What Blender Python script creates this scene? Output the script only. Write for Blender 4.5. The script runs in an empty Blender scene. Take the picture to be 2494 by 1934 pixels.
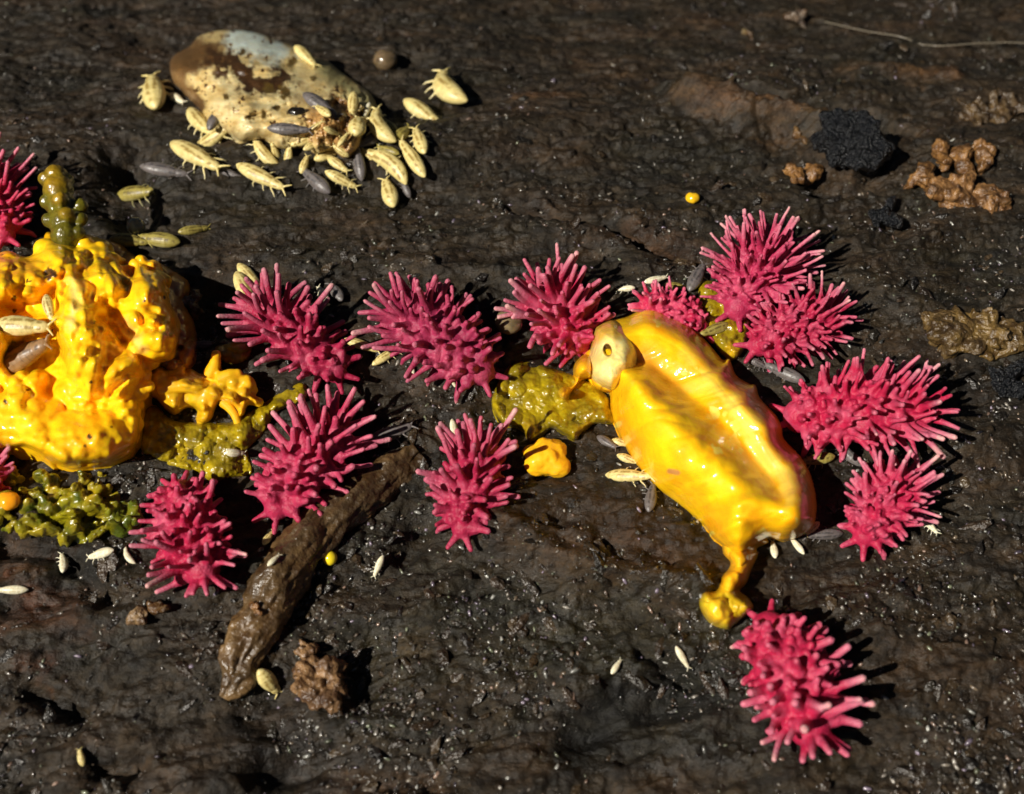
import bpy, bmesh, math, random
import numpy as np
from mathutils import Vector, Matrix
from mathutils.bvhtree import BVHTree
R = math.radians
scn = bpy.context.scene
col = scn.collection
scn.unit_settings.system = 'METRIC'
scn.unit_settings.scale_length = 0.001          # one unit is one millimetre: a close-up of a rotten log
# ------------------------------------------------------------------ camera
PITCH = 58.0; DIST = 30.0; HFOV = 45.0
cam_d = bpy.data.cameras.new('camera'); cam = bpy.data.objects.new('camera', cam_d); col.objects.link(cam)
scn.camera = cam
CAM = Vector((0, -DIST*math.cos(R(PITCH)), DIST*math.sin(R(PITCH))))
cam.location = CAM
cam.rotation_euler = (R(90-PITCH), 0, 0)
cam_d.sensor_fit = 'HORIZONTAL'; cam_d.angle = R(HFOV)
cam_d.clip_start = 0.1; cam_d.clip_end = 2000
cam_d.dof.use_dof = True; cam_d.dof.focus_distance = 30.0
cam_d.dof.aperture_fstop = 0.14
# ------------------------------------------------------------------ light
SUN_EL, SUN_AZ = 46.0, 214.0                   # direction the light comes from (azimuth: counter-clockwise from +x)
w = bpy.data.worlds.new('World'); scn.world = w; w.use_nodes = True
wn = w.node_tree.nodes; wl = w.node_tree.links
sky = wn.new('ShaderNodeTexSky'); sky.sky_type = 'NISHITA'; sky.sun_disc = False
sky.sun_elevation = R(SUN_EL); sky.sun_rotation = R(90-SUN_AZ)
wl.new(sky.outputs[0], wn['Background'].inputs[0]); wn['Background'].inputs[1].default_value = 0.009
sd = bpy.data.lights.new('sun', 'SUN'); sd.energy = 4.6; sd.angle = R(0.8); sd.color = (1, 0.93, 0.82)
so = bpy.data.objects.new('sun', sd); col.objects.link(so)
ldir = Vector((math.cos(R(SUN_AZ))*math.cos(R(SUN_EL)), math.sin(R(SUN_AZ))*math.cos(R(SUN_EL)), math.sin(R(SUN_EL))))
so.rotation_euler = ldir.to_track_quat('Z', 'Y').to_euler(); so.location = (-30, -20, 40)
scn.view_settings.view_transform = 'Standard'; scn.view_settings.look = 'None'
scn.view_settings.exposure = 0.45; scn.view_settings.gamma = 1
# ------------------------------------------------------------------ helpers
K = 2494/2184.0                                 # overview pixels -> photo pixels
FPX = 1247/math.tan(R(HFOV/2))
sp, cp = math.sin(R(PITCH)), math.cos(R(PITCH))
def raydir(px, py):
    a = (np.asarray(px, float)-1247)/FPX; b = -(np.asarray(py, float)-967)/FPX
    return a, cp + b*sp, -sp + b*cp            # world direction (x, y, z)
def plane_at(px, py, z):
    dx, dy, dz = raydir(px, py); t = (z-CAM.z)/dz
    return CAM.x+dx*t, CAM.y+dy*t, np.zeros_like(t)+z
def topix(V):
    q = V-np.array(CAM); d = -(q[:, 1]*cp-q[:, 2]*sp)      # depth along the view axis
    d = q[:, 1]*cp - q[:, 2]*sp; b = q[:, 1]*sp + q[:, 2]*cp
    return 1247+FPX*q[:, 0]/d, 967-FPX*b/d
def hash2(ix, iy, seed):
    h = (ix.astype(np.int64)*374761393 + iy.astype(np.int64)*668265263 + seed*974711) & 0xffffffff
    h = ((h ^ (h >> 13))*1274126177) & 0xffffffff
    return ((h ^ (h >> 16)) & 0xffffff)/float(0xffffff)
def vn2(x, y, seed=0):
    x = np.asarray(x, float); y = np.asarray(y, float)
    ix = np.floor(x); iy = np.floor(y); fx = x-ix; fy = y-iy
    fx = fx*fx*fx*(fx*(fx*6-15)+10); fy = fy*fy*fy*(fy*(fy*6-15)+10)
    ix = ix.astype(np.int64); iy = iy.astype(np.int64)
    a = hash2(ix, iy, seed); b = hash2(ix+1, iy, seed); c = hash2(ix, iy+1, seed); d = hash2(ix+1, iy+1, seed)
    return (a*(1-fx)+b*fx)*(1-fy)+(c*(1-fx)+d*fx)*fy - 0.5
def fbm2(x, y, seed=0, octs=4, gain=0.5):
    s = 0; a = 1; x = np.asarray(x, float); y = np.asarray(y, float)
    for k in range(octs):
        s = s + a*vn2(x, y, seed+k*17); x, y = 2.03*(0.8*x-0.6*y)+3.1, 2.03*(0.6*x+0.8*y)+7.7; a *= gain
    return s
def hash3(ix, iy, iz, seed):
    return hash2(ix+iz*7919, iy-iz*104729, seed)
def vn3(p, seed=0):
    i = np.floor(p).astype(np.int64); f = p-i; f = f*f*(3-2*f); o = 0
    for dx in (0, 1):
        for dy in (0, 1):
            for dz in (0, 1):
                o = o + hash3(i[:, 0]+dx, i[:, 1]+dy, i[:, 2]+dz, seed)*(f[:, 0] if dx else 1-f[:, 0])*(f[:, 1] if dy else 1-f[:, 1])*(f[:, 2] if dz else 1-f[:, 2])
    return o-0.5
def fbm3(p, seed=0, octs=3):
    s = 0; a = 1
    for k in range(octs):
        s = s + a*vn3(p, seed+31*k); p = p*2.07+5.3; a *= .5
    return s
def segdist(x, y, pts, closed=False, param=False):
    """distance from arrays x,y to a polyline; optionally also nearest point and arc parameter 0..1"""
    pts = np.asarray(pts, float)[:, :2]; n = len(pts); m = n if closed else n-1
    best = np.full(x.shape, 1e9); bx = np.zeros_like(best); by = np.zeros_like(best); bt = np.zeros_like(best)
    for i in range(m):
        a = pts[i]; b = pts[(i+1) % n]; d = b-a; L = (d*d).sum()+1e-9
        t = np.clip(((x-a[0])*d[0]+(y-a[1])*d[1])/L, 0, 1)
        qx = a[0]+t*d[0]; qy = a[1]+t*d[1]; dd = np.hypot(x-qx, y-qy); k = dd < best
        best[k] = dd[k]; bx[k] = qx[k]; by[k] = qy[k]; bt[k] = ((i+t)/m)[k]
    return (best, bx, by, bt) if param else best
def inside(x, y, pts):
    r = np.zeros(x.shape, bool); n = len(pts)
    for i in range(n):
        x1, y1 = pts[i]; x2, y2 = pts[(i+1) % n]
        if y1 == y2: continue
        c = ((y1 > y) != (y2 > y)) & (x < (x2-x1)*(y-y1)/(y2-y1)+x1); r ^= c
    return r
def spline(pts, closed=True, sub=6):
    pts = [np.array(p, float) for p in pts]; n = len(pts); out = []
    for i in range(n if closed else n-1):
        g = (lambda k: pts[k % n]) if closed else (lambda k: pts[min(max(k, 0), n-1)])
        p0, p1, p2, p3 = g(i-1), g(i), g(i+1), g(i+2)
        for s in range(sub):
            t = s/sub
            out.append(0.5*((2*p1)+(-p0+p2)*t+(2*p0-5*p1+4*p2-p3)*t*t+(-p0+3*p1-3*p2+p3)*t**3))
    if not closed: out.append(pts[-1])
    return out
def D(*pts): return [tuple([p[0]*K, p[1]*K]+list(p[2:])) for p in pts]
def crop(x0, y0, s): return lambda x, y: (x0+x/s, y0+y/s)
CP = crop(340, 40, 2.73); C4 = crop(540, 620, 2.951); B1 = crop(1180, 560, 3.388); B2 = crop(1340, 860, 2.419)
B3 = crop(1660, 460, 2.4905); TR = crop(1560, 0, 2.338); DD = crop(0, 0, 1/K)

def mesh_np(name, V, F, smooth=True):
    me = bpy.data.meshes.new(name); me.from_pydata([tuple(v) for v in V], [], [tuple(f) for f in F]); me.validate()
    if smooth: me.polygons.foreach_set('use_smooth', [True]*len(me.polygons))
    return me
def setcol(me, C):
    a = me.color_attributes.new('Col', 'FLOAT_COLOR', 'POINT')
    C = np.asarray(C, float)
    if C.shape[1] == 3: C = np.hstack([C, np.ones((len(C), 1))])
    a.data.foreach_set('color', C.astype(np.float32).ravel())
def verts(me):
    a = np.zeros(len(me.vertices)*3); me.vertices.foreach_get('co', a); return a.reshape(-1, 3)
def setverts(me, V): me.vertices.foreach_set('co', V.ravel()); me.update()
def link(name, me, mat, parent=None):
    me.name = name
    o = bpy.data.objects.new(name, me); col.objects.link(o)
    if mat: me.materials.clear(); me.materials.append(mat)
    if parent: o.parent = parent
    return o
def tag(o, label=None, cat=None, group=None, kind=None):
    for k, v in (('label', label), ('category', cat), ('group', group), ('kind', kind)):
        if v: o[k] = v
    return o
def empty(name, loc=(0, 0, 0)):
    o = bpy.data.objects.new(name, None); o.empty_display_size = .3; o.location = loc; col.objects.link(o); return o
def remesh(me, voxel, smooth_it=4, fac=0.5):
    o = bpy.data.objects.new('tmp', me); col.objects.link(o)
    m = o.modifiers.new('r', 'REMESH'); m.mode = 'VOXEL'; m.voxel_size = voxel; m.use_smooth_shade = True
    if smooth_it:
        s = o.modifiers.new('s', 'SMOOTH'); s.factor = fac; s.iterations = smooth_it
    dg = bpy.context.evaluated_depsgraph_get(); dg.update()
    out = bpy.data.meshes.new_from_object(o.evaluated_get(dg), depsgraph=dg)
    bpy.data.objects.remove(o); bpy.data.meshes.remove(me)
    out.polygons.foreach_set('use_smooth', [True]*len(out.polygons))
    return out
class MB:
    """collects closed pieces of ONE mesh"""
    def __init__(s): s.V = []; s.F = []; s.n = 0
    def add(s, V, F):
        V = np.asarray(V, float); s.V.append(V); s.F += [tuple(i+s.n for i in f) for f in F]; s.n += len(V)
    def ball(s, c, r, nu=12, nv=8, M=None):
        r = (r, r, r) if np.isscalar(r) else r
        V = [(0, 0, 1)]; F = []
        for i in range(1, nv):
            for j in range(nu):
                a = math.pi*i/nv; b = 2*math.pi*j/nu; V.append((math.sin(a)*math.cos(b), math.sin(a)*math.sin(b), math.cos(a)))
        V.append((0, 0, -1))
        for j in range(nu):
            F.append((0, 1+j, 1+(j+1) % nu)); k = 1+(nv-2)*nu; F.append((len(V)-1, k+(j+1) % nu, k+j))
        for i in range(nv-2):
            for j in range(nu):
                a = 1+i*nu+j; b = 1+i*nu+(j+1) % nu; F.append((a, a+nu, b+nu, b))
        V = np.array(V)*np.array(r)
        if M is not None: V = V @ np.array(M.to_3x3()).T
        s.add(V+np.array(c), F)
    def tube(s, pts, rad, n=8, flat=None, closed_ends=True):
        pts = [Vector(p) for p in pts]; V = []; F = []; m = len(pts)
        up = Vector((0.13, 0.21, 1)).normalized(); X = None
        for i, p in enumerate(pts):
            t = (pts[min(i+1, m-1)]-pts[max(i-1, 0)]).normalized()
            if X is None:
                X = t.cross(up)
                if X.length < 1e-3: X = t.cross(Vector((1, 0, 0)))
            X = (X-t*X.dot(t)).normalized(); Y = t.cross(X)
            r = rad[i] if hasattr(rad, '__len__') else rad
            rx, ry = (r, r) if np.isscalar(r) else r
            for j in range(n):
                a = 2*math.pi*j/n; V.append(tuple(p+X*math.cos(a)*rx+Y*math.sin(a)*ry))
        for i in range(m-1):
            for j in range(n):
                a = i*n+j; b = i*n+(j+1) % n; F.append((a, b, b+n, a+n))
        t0 = pts[0]-(pts[1]-pts[0]).normalized()*0.3*(rad[0] if hasattr(rad, '__len__') and np.isscalar(rad[0]) else 0)
        e = rad[-1] if hasattr(rad, '__len__') and np.isscalar(rad[-1]) else 0
        t1 = pts[-1]+(pts[-1]-pts[-2]).normalized()*0.8*e
        V.append(tuple(t0)); V.append(tuple(t1)); a0 = len(V)-2; a1 = a0+1
        for j in range(n):
            F.append((a0, (j+1) % n, j)); F.append((a1, (m-1)*n+j, (m-1)*n+(j+1) % n))
        s.add(V, F)
    def mesh(s, name='m'): return mesh_np(name, np.vstack(s.V), s.F)
# ------------------------------------------------------------------ materials
def mat(name, color=(.5, .5, .5), color2=None, rough=.4, sss=0, srad=(.3, .1, .05), sscale=.3, attr=False, nscale=4, bump=0, bscale=12,
        spec=.5, coat=0, crough=.08, rvar=0, bdist=.05, stretch=None, trans=0):
    m = bpy.data.materials.new(name); m.use_nodes = True; N = m.node_tree.nodes; L = m.node_tree.links; b = N['Principled BSDF']
    tc = N.new('ShaderNodeTexCoord'); co = tc.outputs['Object']
    if stretch:
        mp = N.new('ShaderNodeMapping'); mp.inputs['Scale'].default_value = stretch; L.new(co, mp.inputs[0]); co = mp.outputs[0]
    src = None
    if attr:
        a = N.new('ShaderNodeAttribute'); a.attribute_name = 'Col'; src = a.outputs['Color']
    if color2 is not None:
        n = N.new('ShaderNodeTexNoise'); n.inputs['Scale'].default_value = nscale; n.inputs['Detail'].default_value = 5; L.new(co, n.inputs['Vector'])
        mx = N.new('ShaderNodeMix'); mx.data_type = 'RGBA'
        cr = N.new('ShaderNodeValToRGB'); cr.color_ramp.elements[0].position = .38; cr.color_ramp.elements[1].position = .64
        L.new(n.outputs[0], cr.inputs[0]); L.new(cr.outputs[0], mx.inputs[0])
        mx.inputs[6].default_value = (*color, 1); mx.inputs[7].default_value = (*color2, 1)
        if attr:
            mm = N.new('ShaderNodeMix'); mm.data_type = 'RGBA'; mm.blend_type = 'MULTIPLY'; mm.inputs[0].default_value = 1
            L.new(src, mm.inputs[6]); L.new(mx.outputs[2], mm.inputs[7]); src = mm.outputs[2]
        else: src = mx.outputs[2]
    if src is not None: L.new(src, b.inputs['Base Color'])
    else: b.inputs['Base Color'].default_value = (*color, 1)
    b.inputs['Roughness'].default_value = rough; b.inputs['Specular IOR Level'].default_value = spec
    if rvar:
        n2 = N.new('ShaderNodeTexNoise'); n2.inputs['Scale'].default_value = nscale*2.3; L.new(co, n2.inputs['Vector'])
        mr = N.new('ShaderNodeMapRange'); mr.inputs[1].default_value = .35; mr.inputs[2].default_value = .65
        mr.inputs[3].default_value = max(rough-rvar, .04); mr.inputs[4].default_value = rough+rvar
        L.new(n2.outputs[0], mr.inputs[0]); L.new(mr.outputs[0], b.inputs['Roughness'])
    if sss:
        b.inputs['Subsurface Weight'].default_value = sss; b.inputs['Subsurface Radius'].default_value = srad; b.inputs['Subsurface Scale'].default_value = sscale
    b.inputs['Coat Weight'].default_value = coat; b.inputs['Coat Roughness'].default_value = crough
    if trans: b.inputs['Transmission Weight'].default_value = trans
    if bump:
        n3 = N.new('ShaderNodeTexNoise'); n3.inputs['Scale'].default_value = bscale; n3.inputs['Detail'].default_value = 3; L.new(co, n3.inputs['Vector'])
        bp = N.new('ShaderNodeBump'); bp.inputs['Strength'].default_value = bump; bp.inputs['Distance'].default_value = bdist
        L.new(n3.outputs[0], bp.inputs['Height']); L.new(bp.outputs[0], b.inputs['Normal'])
        if coat: L.new(bp.outputs[0], b.inputs['Coat Normal'])
    return m
M = {}
M['pink'] = mat('pink_skin', (1, 1, 1), (.8, .72, .8), attr=True, rough=.5, spec=.3, sss=.35, srad=(.5, .1, .14), sscale=.2, nscale=6, bump=.7, bscale=18, bdist=.035)
M['slime'] = mat('yellow_slime', (1, 1, .8), (1, .86, .6), attr=True, rough=.55, spec=.2, sss=.25, srad=(.6, .3, .02), sscale=.3, nscale=2.2, bump=.3, bscale=5, bdist=.06, coat=.9, crough=.09)
M['olive'] = mat('olive_slime', (1, 1, 1), (.62, .6, .5), attr=True, rough=.3, spec=.4, trans=.12, sss=.45, srad=(.4, .4, .05), sscale=.25, nscale=3.5, bump=.5, bscale=7, bdist=.08, coat=.6, crough=.12)
M['pupa'] = mat('pupa_skin', (1, 1, 1), (.86, .8, .72), attr=True, rough=.4, sss=.25, srad=(.5, .3, .15), sscale=.3, nscale=3, bump=.35, bscale=9, bdist=.05, coat=.12, crough=.2)
M['bug'] = mat('springtail_skin', (1, 1, 1), (.8, .78, .7), attr=True, rough=.42, sss=.15, srad=(.3, .2, .1), sscale=.1, nscale=14, bump=.3, bscale=25, bdist=.02)
M['grit'] = mat('glint_grit', (1, 1, 1), attr=True, rough=.25, spec=.8, coat=1, crough=.12)
M['crumb'] = mat('wood_crumb', (1, 1, 1), (.35, .3, .28), attr=True, rough=.35, rvar=.15, nscale=5, bump=1, bscale=10, bdist=.08, coat=.2, crough=.2)
M['stick'] = mat('wet_twig', (1, 1, 1), (.45, .38, .3), attr=True, rough=.38, rvar=.15, nscale=2.6, bump=.8, bscale=9, bdist=.07, coat=.2, crough=.2)
M['black'] = mat('black_grain', (.004, .0045, .006), (.010, .011, .013), spec=.3, rough=.3, nscale=4, bump=1, bscale=9, bdist=.3, coat=.5, crough=.06)
M['drop'] = mat('clear_drop', (.55, .52, .30), rough=.05, trans=.6, coat=1)
M['bead'] = mat('amber_bead', (1, 1, 1), attr=True, rough=.15, sss=.3, srad=(.5, .3, .05), sscale=.15, coat=.6)

def ground_mat():
    m = bpy.data.materials.new('rotten_log'); m.use_nodes = True; N = m.node_tree.nodes; L = m.node_tree.links; b = N['Principled BSDF']
    tc = N.new('ShaderNodeTexCoord')
    mp = N.new('ShaderNodeMapping'); mp.inputs['Rotation'].default_value = (0, 0, R(14)); mp.inputs['Scale'].default_value = (.45, 1.1, 1); L.new(tc.outputs['Object'], mp.inputs[0])
    def noise(s, d=6, v=mp, r=.6):
        n = N.new('ShaderNodeTexNoise'); n.inputs['Scale'].default_value = s; n.inputs['Detail'].default_value = d; n.inputs['Roughness'].default_value = r
        L.new(v.outputs[0] if v is mp else v.outputs['Object'], n.inputs['Vector']); return n
    n1 = noise(.55); n2 = noise(2.6, 8, mp, .7); n3 = noise(7, 5, tc, .7); n4 = noise(1.1, 4, tc)
    def ramp(src, els):
        r = N.new('ShaderNodeValToRGB'); e = r.color_ramp.elements
        while len(e) < len(els): e.new(.5)
        for k, (p, c) in enumerate(els): e[k].position = p; e[k].color = (*c, 1)
        L.new(src.outputs[0], r.inputs[0]); return r
    r1 = ramp(n1, [(.36, (.0115, .0093, .0048)), (.52, (.0195, .0135, .0070)), (.68, (.031, .0185, .0090))])
    r2 = ramp(n2, [(.34, (.30, .28, .26)), (.5, (.9, .88, .85)), (.72, (2.1, 2.0, 1.85))])
    r3 = ramp(n3, [(.30, (.45, .45, .42)), (.5, (.95, .95, .95)), (.66, (1.25, 1.25, 1.3)), (.78, (3.2, 3.0, 2.8))])
    def mul(a, c):
        x = N.new('ShaderNodeMix'); x.data_type = 'RGBA'; x.blend_type = 'MULTIPLY'; x.inputs[0].default_value = 1
        L.new(a, x.inputs[6]); L.new(c, x.inputs[7]); return x.outputs[2]
    c = mul(mul(r1.outputs[0], r2.outputs[0]), r3.outputs[0])
    at = N.new('ShaderNodeAttribute'); at.attribute_name = 'Col'; c = mul(c, at.outputs['Color'])
    L.new(c, b.inputs['Base Color'])
    mr = N.new('ShaderNodeMapRange'); mr.inputs[1].default_value = .35; mr.inputs[2].default_value = .65; mr.inputs[3].default_value = .42; mr.inputs[4].default_value = .8
    L.new(n4.outputs[0], mr.inputs[0]); L.new(mr.outputs[0], b.inputs['Roughness'])
    nb = noise(9, 4, tc, .6); nc = noise(4, 5, mp, .65)
    b1 = N.new('ShaderNodeBump'); b1.inputs['Strength'].default_value = .8; b1.inputs['Distance'].default_value = .10; L.new(nc.outputs[0], b1.inputs['Height'])
    b2 = N.new('ShaderNodeBump'); b2.inputs['Strength'].default_value = .8; b2.inputs['Distance'].default_value = .06; L.new(nb.outputs[0], b2.inputs['Height'])
    L.new(b1.outputs[0], b2.inputs['Normal']); L.new(b2.outputs[0], b.inputs['Normal'])
    b.inputs['Specular IOR Level'].default_value = .28
    vo = N.new('ShaderNodeTexVoronoi'); vo.inputs['Scale'].default_value = 8; vo.feature = 'SMOOTH_F1'; L.new(tc.outputs['Object'], vo.inputs['Vector'])
    nf = noise(16, 3, tc, .6); ad = N.new('ShaderNodeMath'); ad.operation = 'ADD'; L.new(vo.outputs['Distance'], ad.inputs[0]); L.new(nf.outputs[0], ad.inputs[1])
    b3 = N.new('ShaderNodeBump'); b3.inputs['Strength'].default_value = 1; b3.inputs['Distance'].default_value = .09; L.new(ad.outputs[0], b3.inputs['Height']); L.new(b2.outputs[0], b3.inputs['Normal'])
    L.new(b3.outputs[0], b.inputs['Coat Normal']); b.inputs['Coat Roughness'].default_value = .13
    nm = noise(1.6, 4, tc, .6); mk = N.new('ShaderNodeMapRange'); mk.inputs[1].default_value = .45; mk.inputs[2].default_value = .62; mk.inputs[3].default_value = .03; mk.inputs[4].default_value = .42
    L.new(nm.outputs[0], mk.inputs[0]); L.new(mk.outputs[0], b.inputs['Coat Weight'])
    return m
# ------------------------------------------------------------------ ground
def gp(x, y):
    a = plane_at(x*K, y*K, 0); return float(a[0]), float(a[1])
# large features, read in overview pixels: (polyline, half width in mm, height in mm)
FEAT = [
 ([(1470, 120), (1600, 165), (1720, 190), (1830, 250)], .7, .95), ([(1900, 5), (2080, 20)], .7, .45),
 ([(1090, 410), (1180, 440), (1300, 455), (1380, 505), (1500, 530)], .2, -.75), ([(1080, 470), (1250, 480), (1370, 530)], .5, .30),
 ([(240, 290), (270, 420)], .65, -1.0), ([(900, 1110), (860, 1180)], .3, -.35), ([(780, 1380), (770, 1470)], .45, -.5),
 ([(1060, 1120), (1180, 1190), (1330, 1235), (1480, 1270)], .4, .6), ([(1100, 1080), (1300, 1110), (1500, 1210)], .9, .40),
 ([(60, 1470), (160, 1520)], .22, -.45), ([(1370, 1390), (1480, 1450)], .18, -.4), ([(1240, 1560), (1320, 1500), (1450, 1480)], .5, -.45),
 ([(30, 1290), (110, 1290), (130, 1260)], .5, -.35), ([(1760, 350), (1860, 350), (1890, 290)], .4, -.5), ([(2030, 290), (2184, 250)], .5, .3),
 ([(1940, 440), (1900, 500)], .4, -.4), ([(450, 620), (420, 700)], .6, -.5), ([(1900, 620), (2060, 690), (2184, 720)], .5, .35),
 ([(780, 960), (900, 1000)], .5, -.2), ([(1500, 60), (1700, 120), (1880, 130), (1990, 210)], .22, -.7), ([(1650, 1500), (1700, 1640)], .8, .25),
 ([(0, 1160), (130, 1180), (220, 1270)], .3, -.5), ([(560, 1500), (620, 1600), (600, 1690)], .7, -.35), ([(210, 1640), (280, 1640)], .35, -.5),
 ([(860, 560), (1060, 590), (1240, 600)], .4, .25), ([(880, 770), (1040, 800), (1000, 860)], .4, .25), ([(560, 1640), (900, 1670)], .3, -.3),
]
FEATW = [([gp(*p) for p in f[0]], f[1], f[2]) for f in FEAT]
def shade_curve(y):                        # round given to the log so its back tilts from the light and darkens
    q = np.clip(y-1, 0, 70); return np.where(q < 13, q*q/62, 13*13/62+(q-13)*26/62)
def G(x, y, fine=True):
    x = np.asarray(x, float); y = np.asarray(y, float)
    c, s = math.cos(R(-14)), math.sin(R(-14)); u = x*c-y*s; v = x*s+y*c
    wob = fbm2(u*.12, v*.2, 5, 2)*2
    z = .55*fbm2(u*.10, v*.28+wob*.3, 1, 3) + .20*fbm2(u*.5, v*1.2+wob, 2, 3)
    z = z + .16*(np.abs(fbm2(u*.45, v*1.7+wob, 9, 3))-.2)
    if fine:
        z = z + .085*fbm2(u*2.2, v*3.4, 3, 4, .6) + .05*fbm2(x*7, y*7, 4, 2)
        cl = np.clip(fbm2(x*.35, y*.35, 77, 2)*3+.3, 0, 1); z = z + .07*cl*fbm2(x*4.5, y*4.5, 44, 2)
        # flaking layers of rotten wood
        t = fbm2(u*.35, v*.8, 21, 4)*3.2; z = z + .10*(np.floor(t)+np.clip((t-np.floor(t))*7, 0, 1))
    z = z - shade_curve(y)
    for P, wd, h in FEATW:
        q = segdist(x, y, P); q = q/wd*(1+.55*fbm2(x*1.3, y*1.3, 12, 3)); z = z + h*np.exp(-q**2*1.0)
    return z
def axis(lo, hi, st, far):
    a = list(np.arange(lo, hi, st)); g = st; p = a[-1]; q = a[0]; L = []; H = []
    while p < far: g *= 1.35; p += g; H.append(p)
    g = st
    while q > -far: g *= 1.35; q -= g; L.append(q)
    return np.array(L[::-1]+a+H)
gx = axis(-18.5, 18.5, .048, 300); gy = axis(-11.5, 24.5, .052, 300)
X, Y = np.meshgrid(gx, gy); Zg = G(X.ravel(), Y.ravel()).reshape(X.shape)
fade = np.clip(1.6-np.maximum(np.abs(X)/60, np.abs(Y)/60), 0, 1); Zg = (Zg+shade_curve(Y))*fade-shade_curve(Y)
nx, ny = len(gx), len(gy)
V = np.stack([X.ravel(), Y.ravel(), Zg.ravel()], 1)
idx = np.arange(nx*ny).reshape(ny, nx)
F = np.stack([idx[:-1, :-1], idx[:-1, 1:], idx[1:, 1:], idx[1:, :-1]], -1).reshape(-1, 4)
gm = bpy.data.meshes.new('ground'); gm.vertices.add(len(V)); gm.vertices.foreach_set('co', V.ravel())
gm.loops.add(F.size); gm.loops.foreach_set('vertex_index', F.ravel().astype(np.int32)); gm.polygons.add(len(F))
gm.polygons.foreach_set('loop_start', np.arange(0, F.size, 4, dtype=np.int32)); gm.polygons.foreach_set('loop_total', np.full(len(F), 4, np.int32))
gm.polygons.foreach_set('use_smooth', [True]*len(F)); gm.update(calc_edges=True)
# colour patches on the wood: tan ridges, darker bluish spots, reddish rot
PATCH = [([(1470, 130), (1620, 175), (1740, 190), (1850, 240)], .6, (2.4, 2.05, 1.8)), ([(1850, 0), (2080, 15)], .5, (2.8, 2.2, 1.9)),
 ([(1250, 1560), (1330, 1490), (1500, 1480)], .8, (.35, .42, .5)), ([(580, 1560), (620, 1620)], 1.0, (.5, .5, .55)),
 ([(60, 1300), (130, 1290)], .8, (2.0, 1.2, .9)), ([(20, 1190), (60, 1200)], .7, (1.8, 1.3, 1.0)), ([(1100, 1100), (1300, 1130), (1450, 1200)], 1.0, (1.25, .95, .7)),
 ([(800, 1440), (1000, 1350), (1350, 1350), (1500, 1380)], 1.6, (.85, .95, .8)), ([(1500, 520), (1350, 480), (1250, 500)], .5, (1.5, 1.2, 1.1)),
 ([(750, 1620), (900, 1680)], .8, (1.5, 1.2, .9)), ([(1100, 110), (1320, 105)], .22, (2.0, 1.8, 1.7)), ([(100, 1180), (200, 1200)], .5, (.4, .45, .5)),
 ([(1950, 1480), (2150, 1640)], 1.5, (1.25, 1.05, .9)), ([(1980, 760), (2184, 850)], .7, (.6, .62, .7))]
gc = np.ones((len(V), 3)); k = (np.abs(V[:, 0]) < 19) & (V[:, 1] > -12) & (V[:, 1] < 25)
vx = V[k, 0]; vy = V[k, 1]; cc = np.ones((k.sum(), 3))
for P, wd, c3 in PATCH:
    q = segdist(vx, vy, [gp(*p) for p in P])/wd*(1+1.1*fbm2(vx*1.5, vy*1.5, 31, 4)); a = np.clip(1.6-q*1.3, 0, 1)[:, None]; cc = cc*(1-a)+cc*np.array(c3)*a
gc[k] = cc; setcol(gm, gc)
ground = link('ground', gm, ground_mat()); tag(ground, 'dark wet rotten log surface under everything', None, None, 'structure')
BV = []
def add_bvh(o):
    me = o.data; Vv = [o.matrix_world @ v.co if False else v.co.copy() for v in me.vertices]
    BV.append(BVHTree.FromPolygons(Vv, [p.vertices[:] for p in me.polygons]))
add_bvh(ground)
def hit(px, py, skip=None):
    d = Vector([float(c) for c in raydir(px, py)]).normalized(); best = None
    for b in BV:
        p, n, i, t = b.ray_cast(CAM, d)
        if p is not None and (best is None or t < best[2]): best = (p, n if n.z > -0.2 else -n, t)
    return best
def down(x, y):
    p, n, i, t = BV[0].ray_cast(Vector((x, y, 20)), Vector((0, 0, -1))); return p.z
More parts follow.
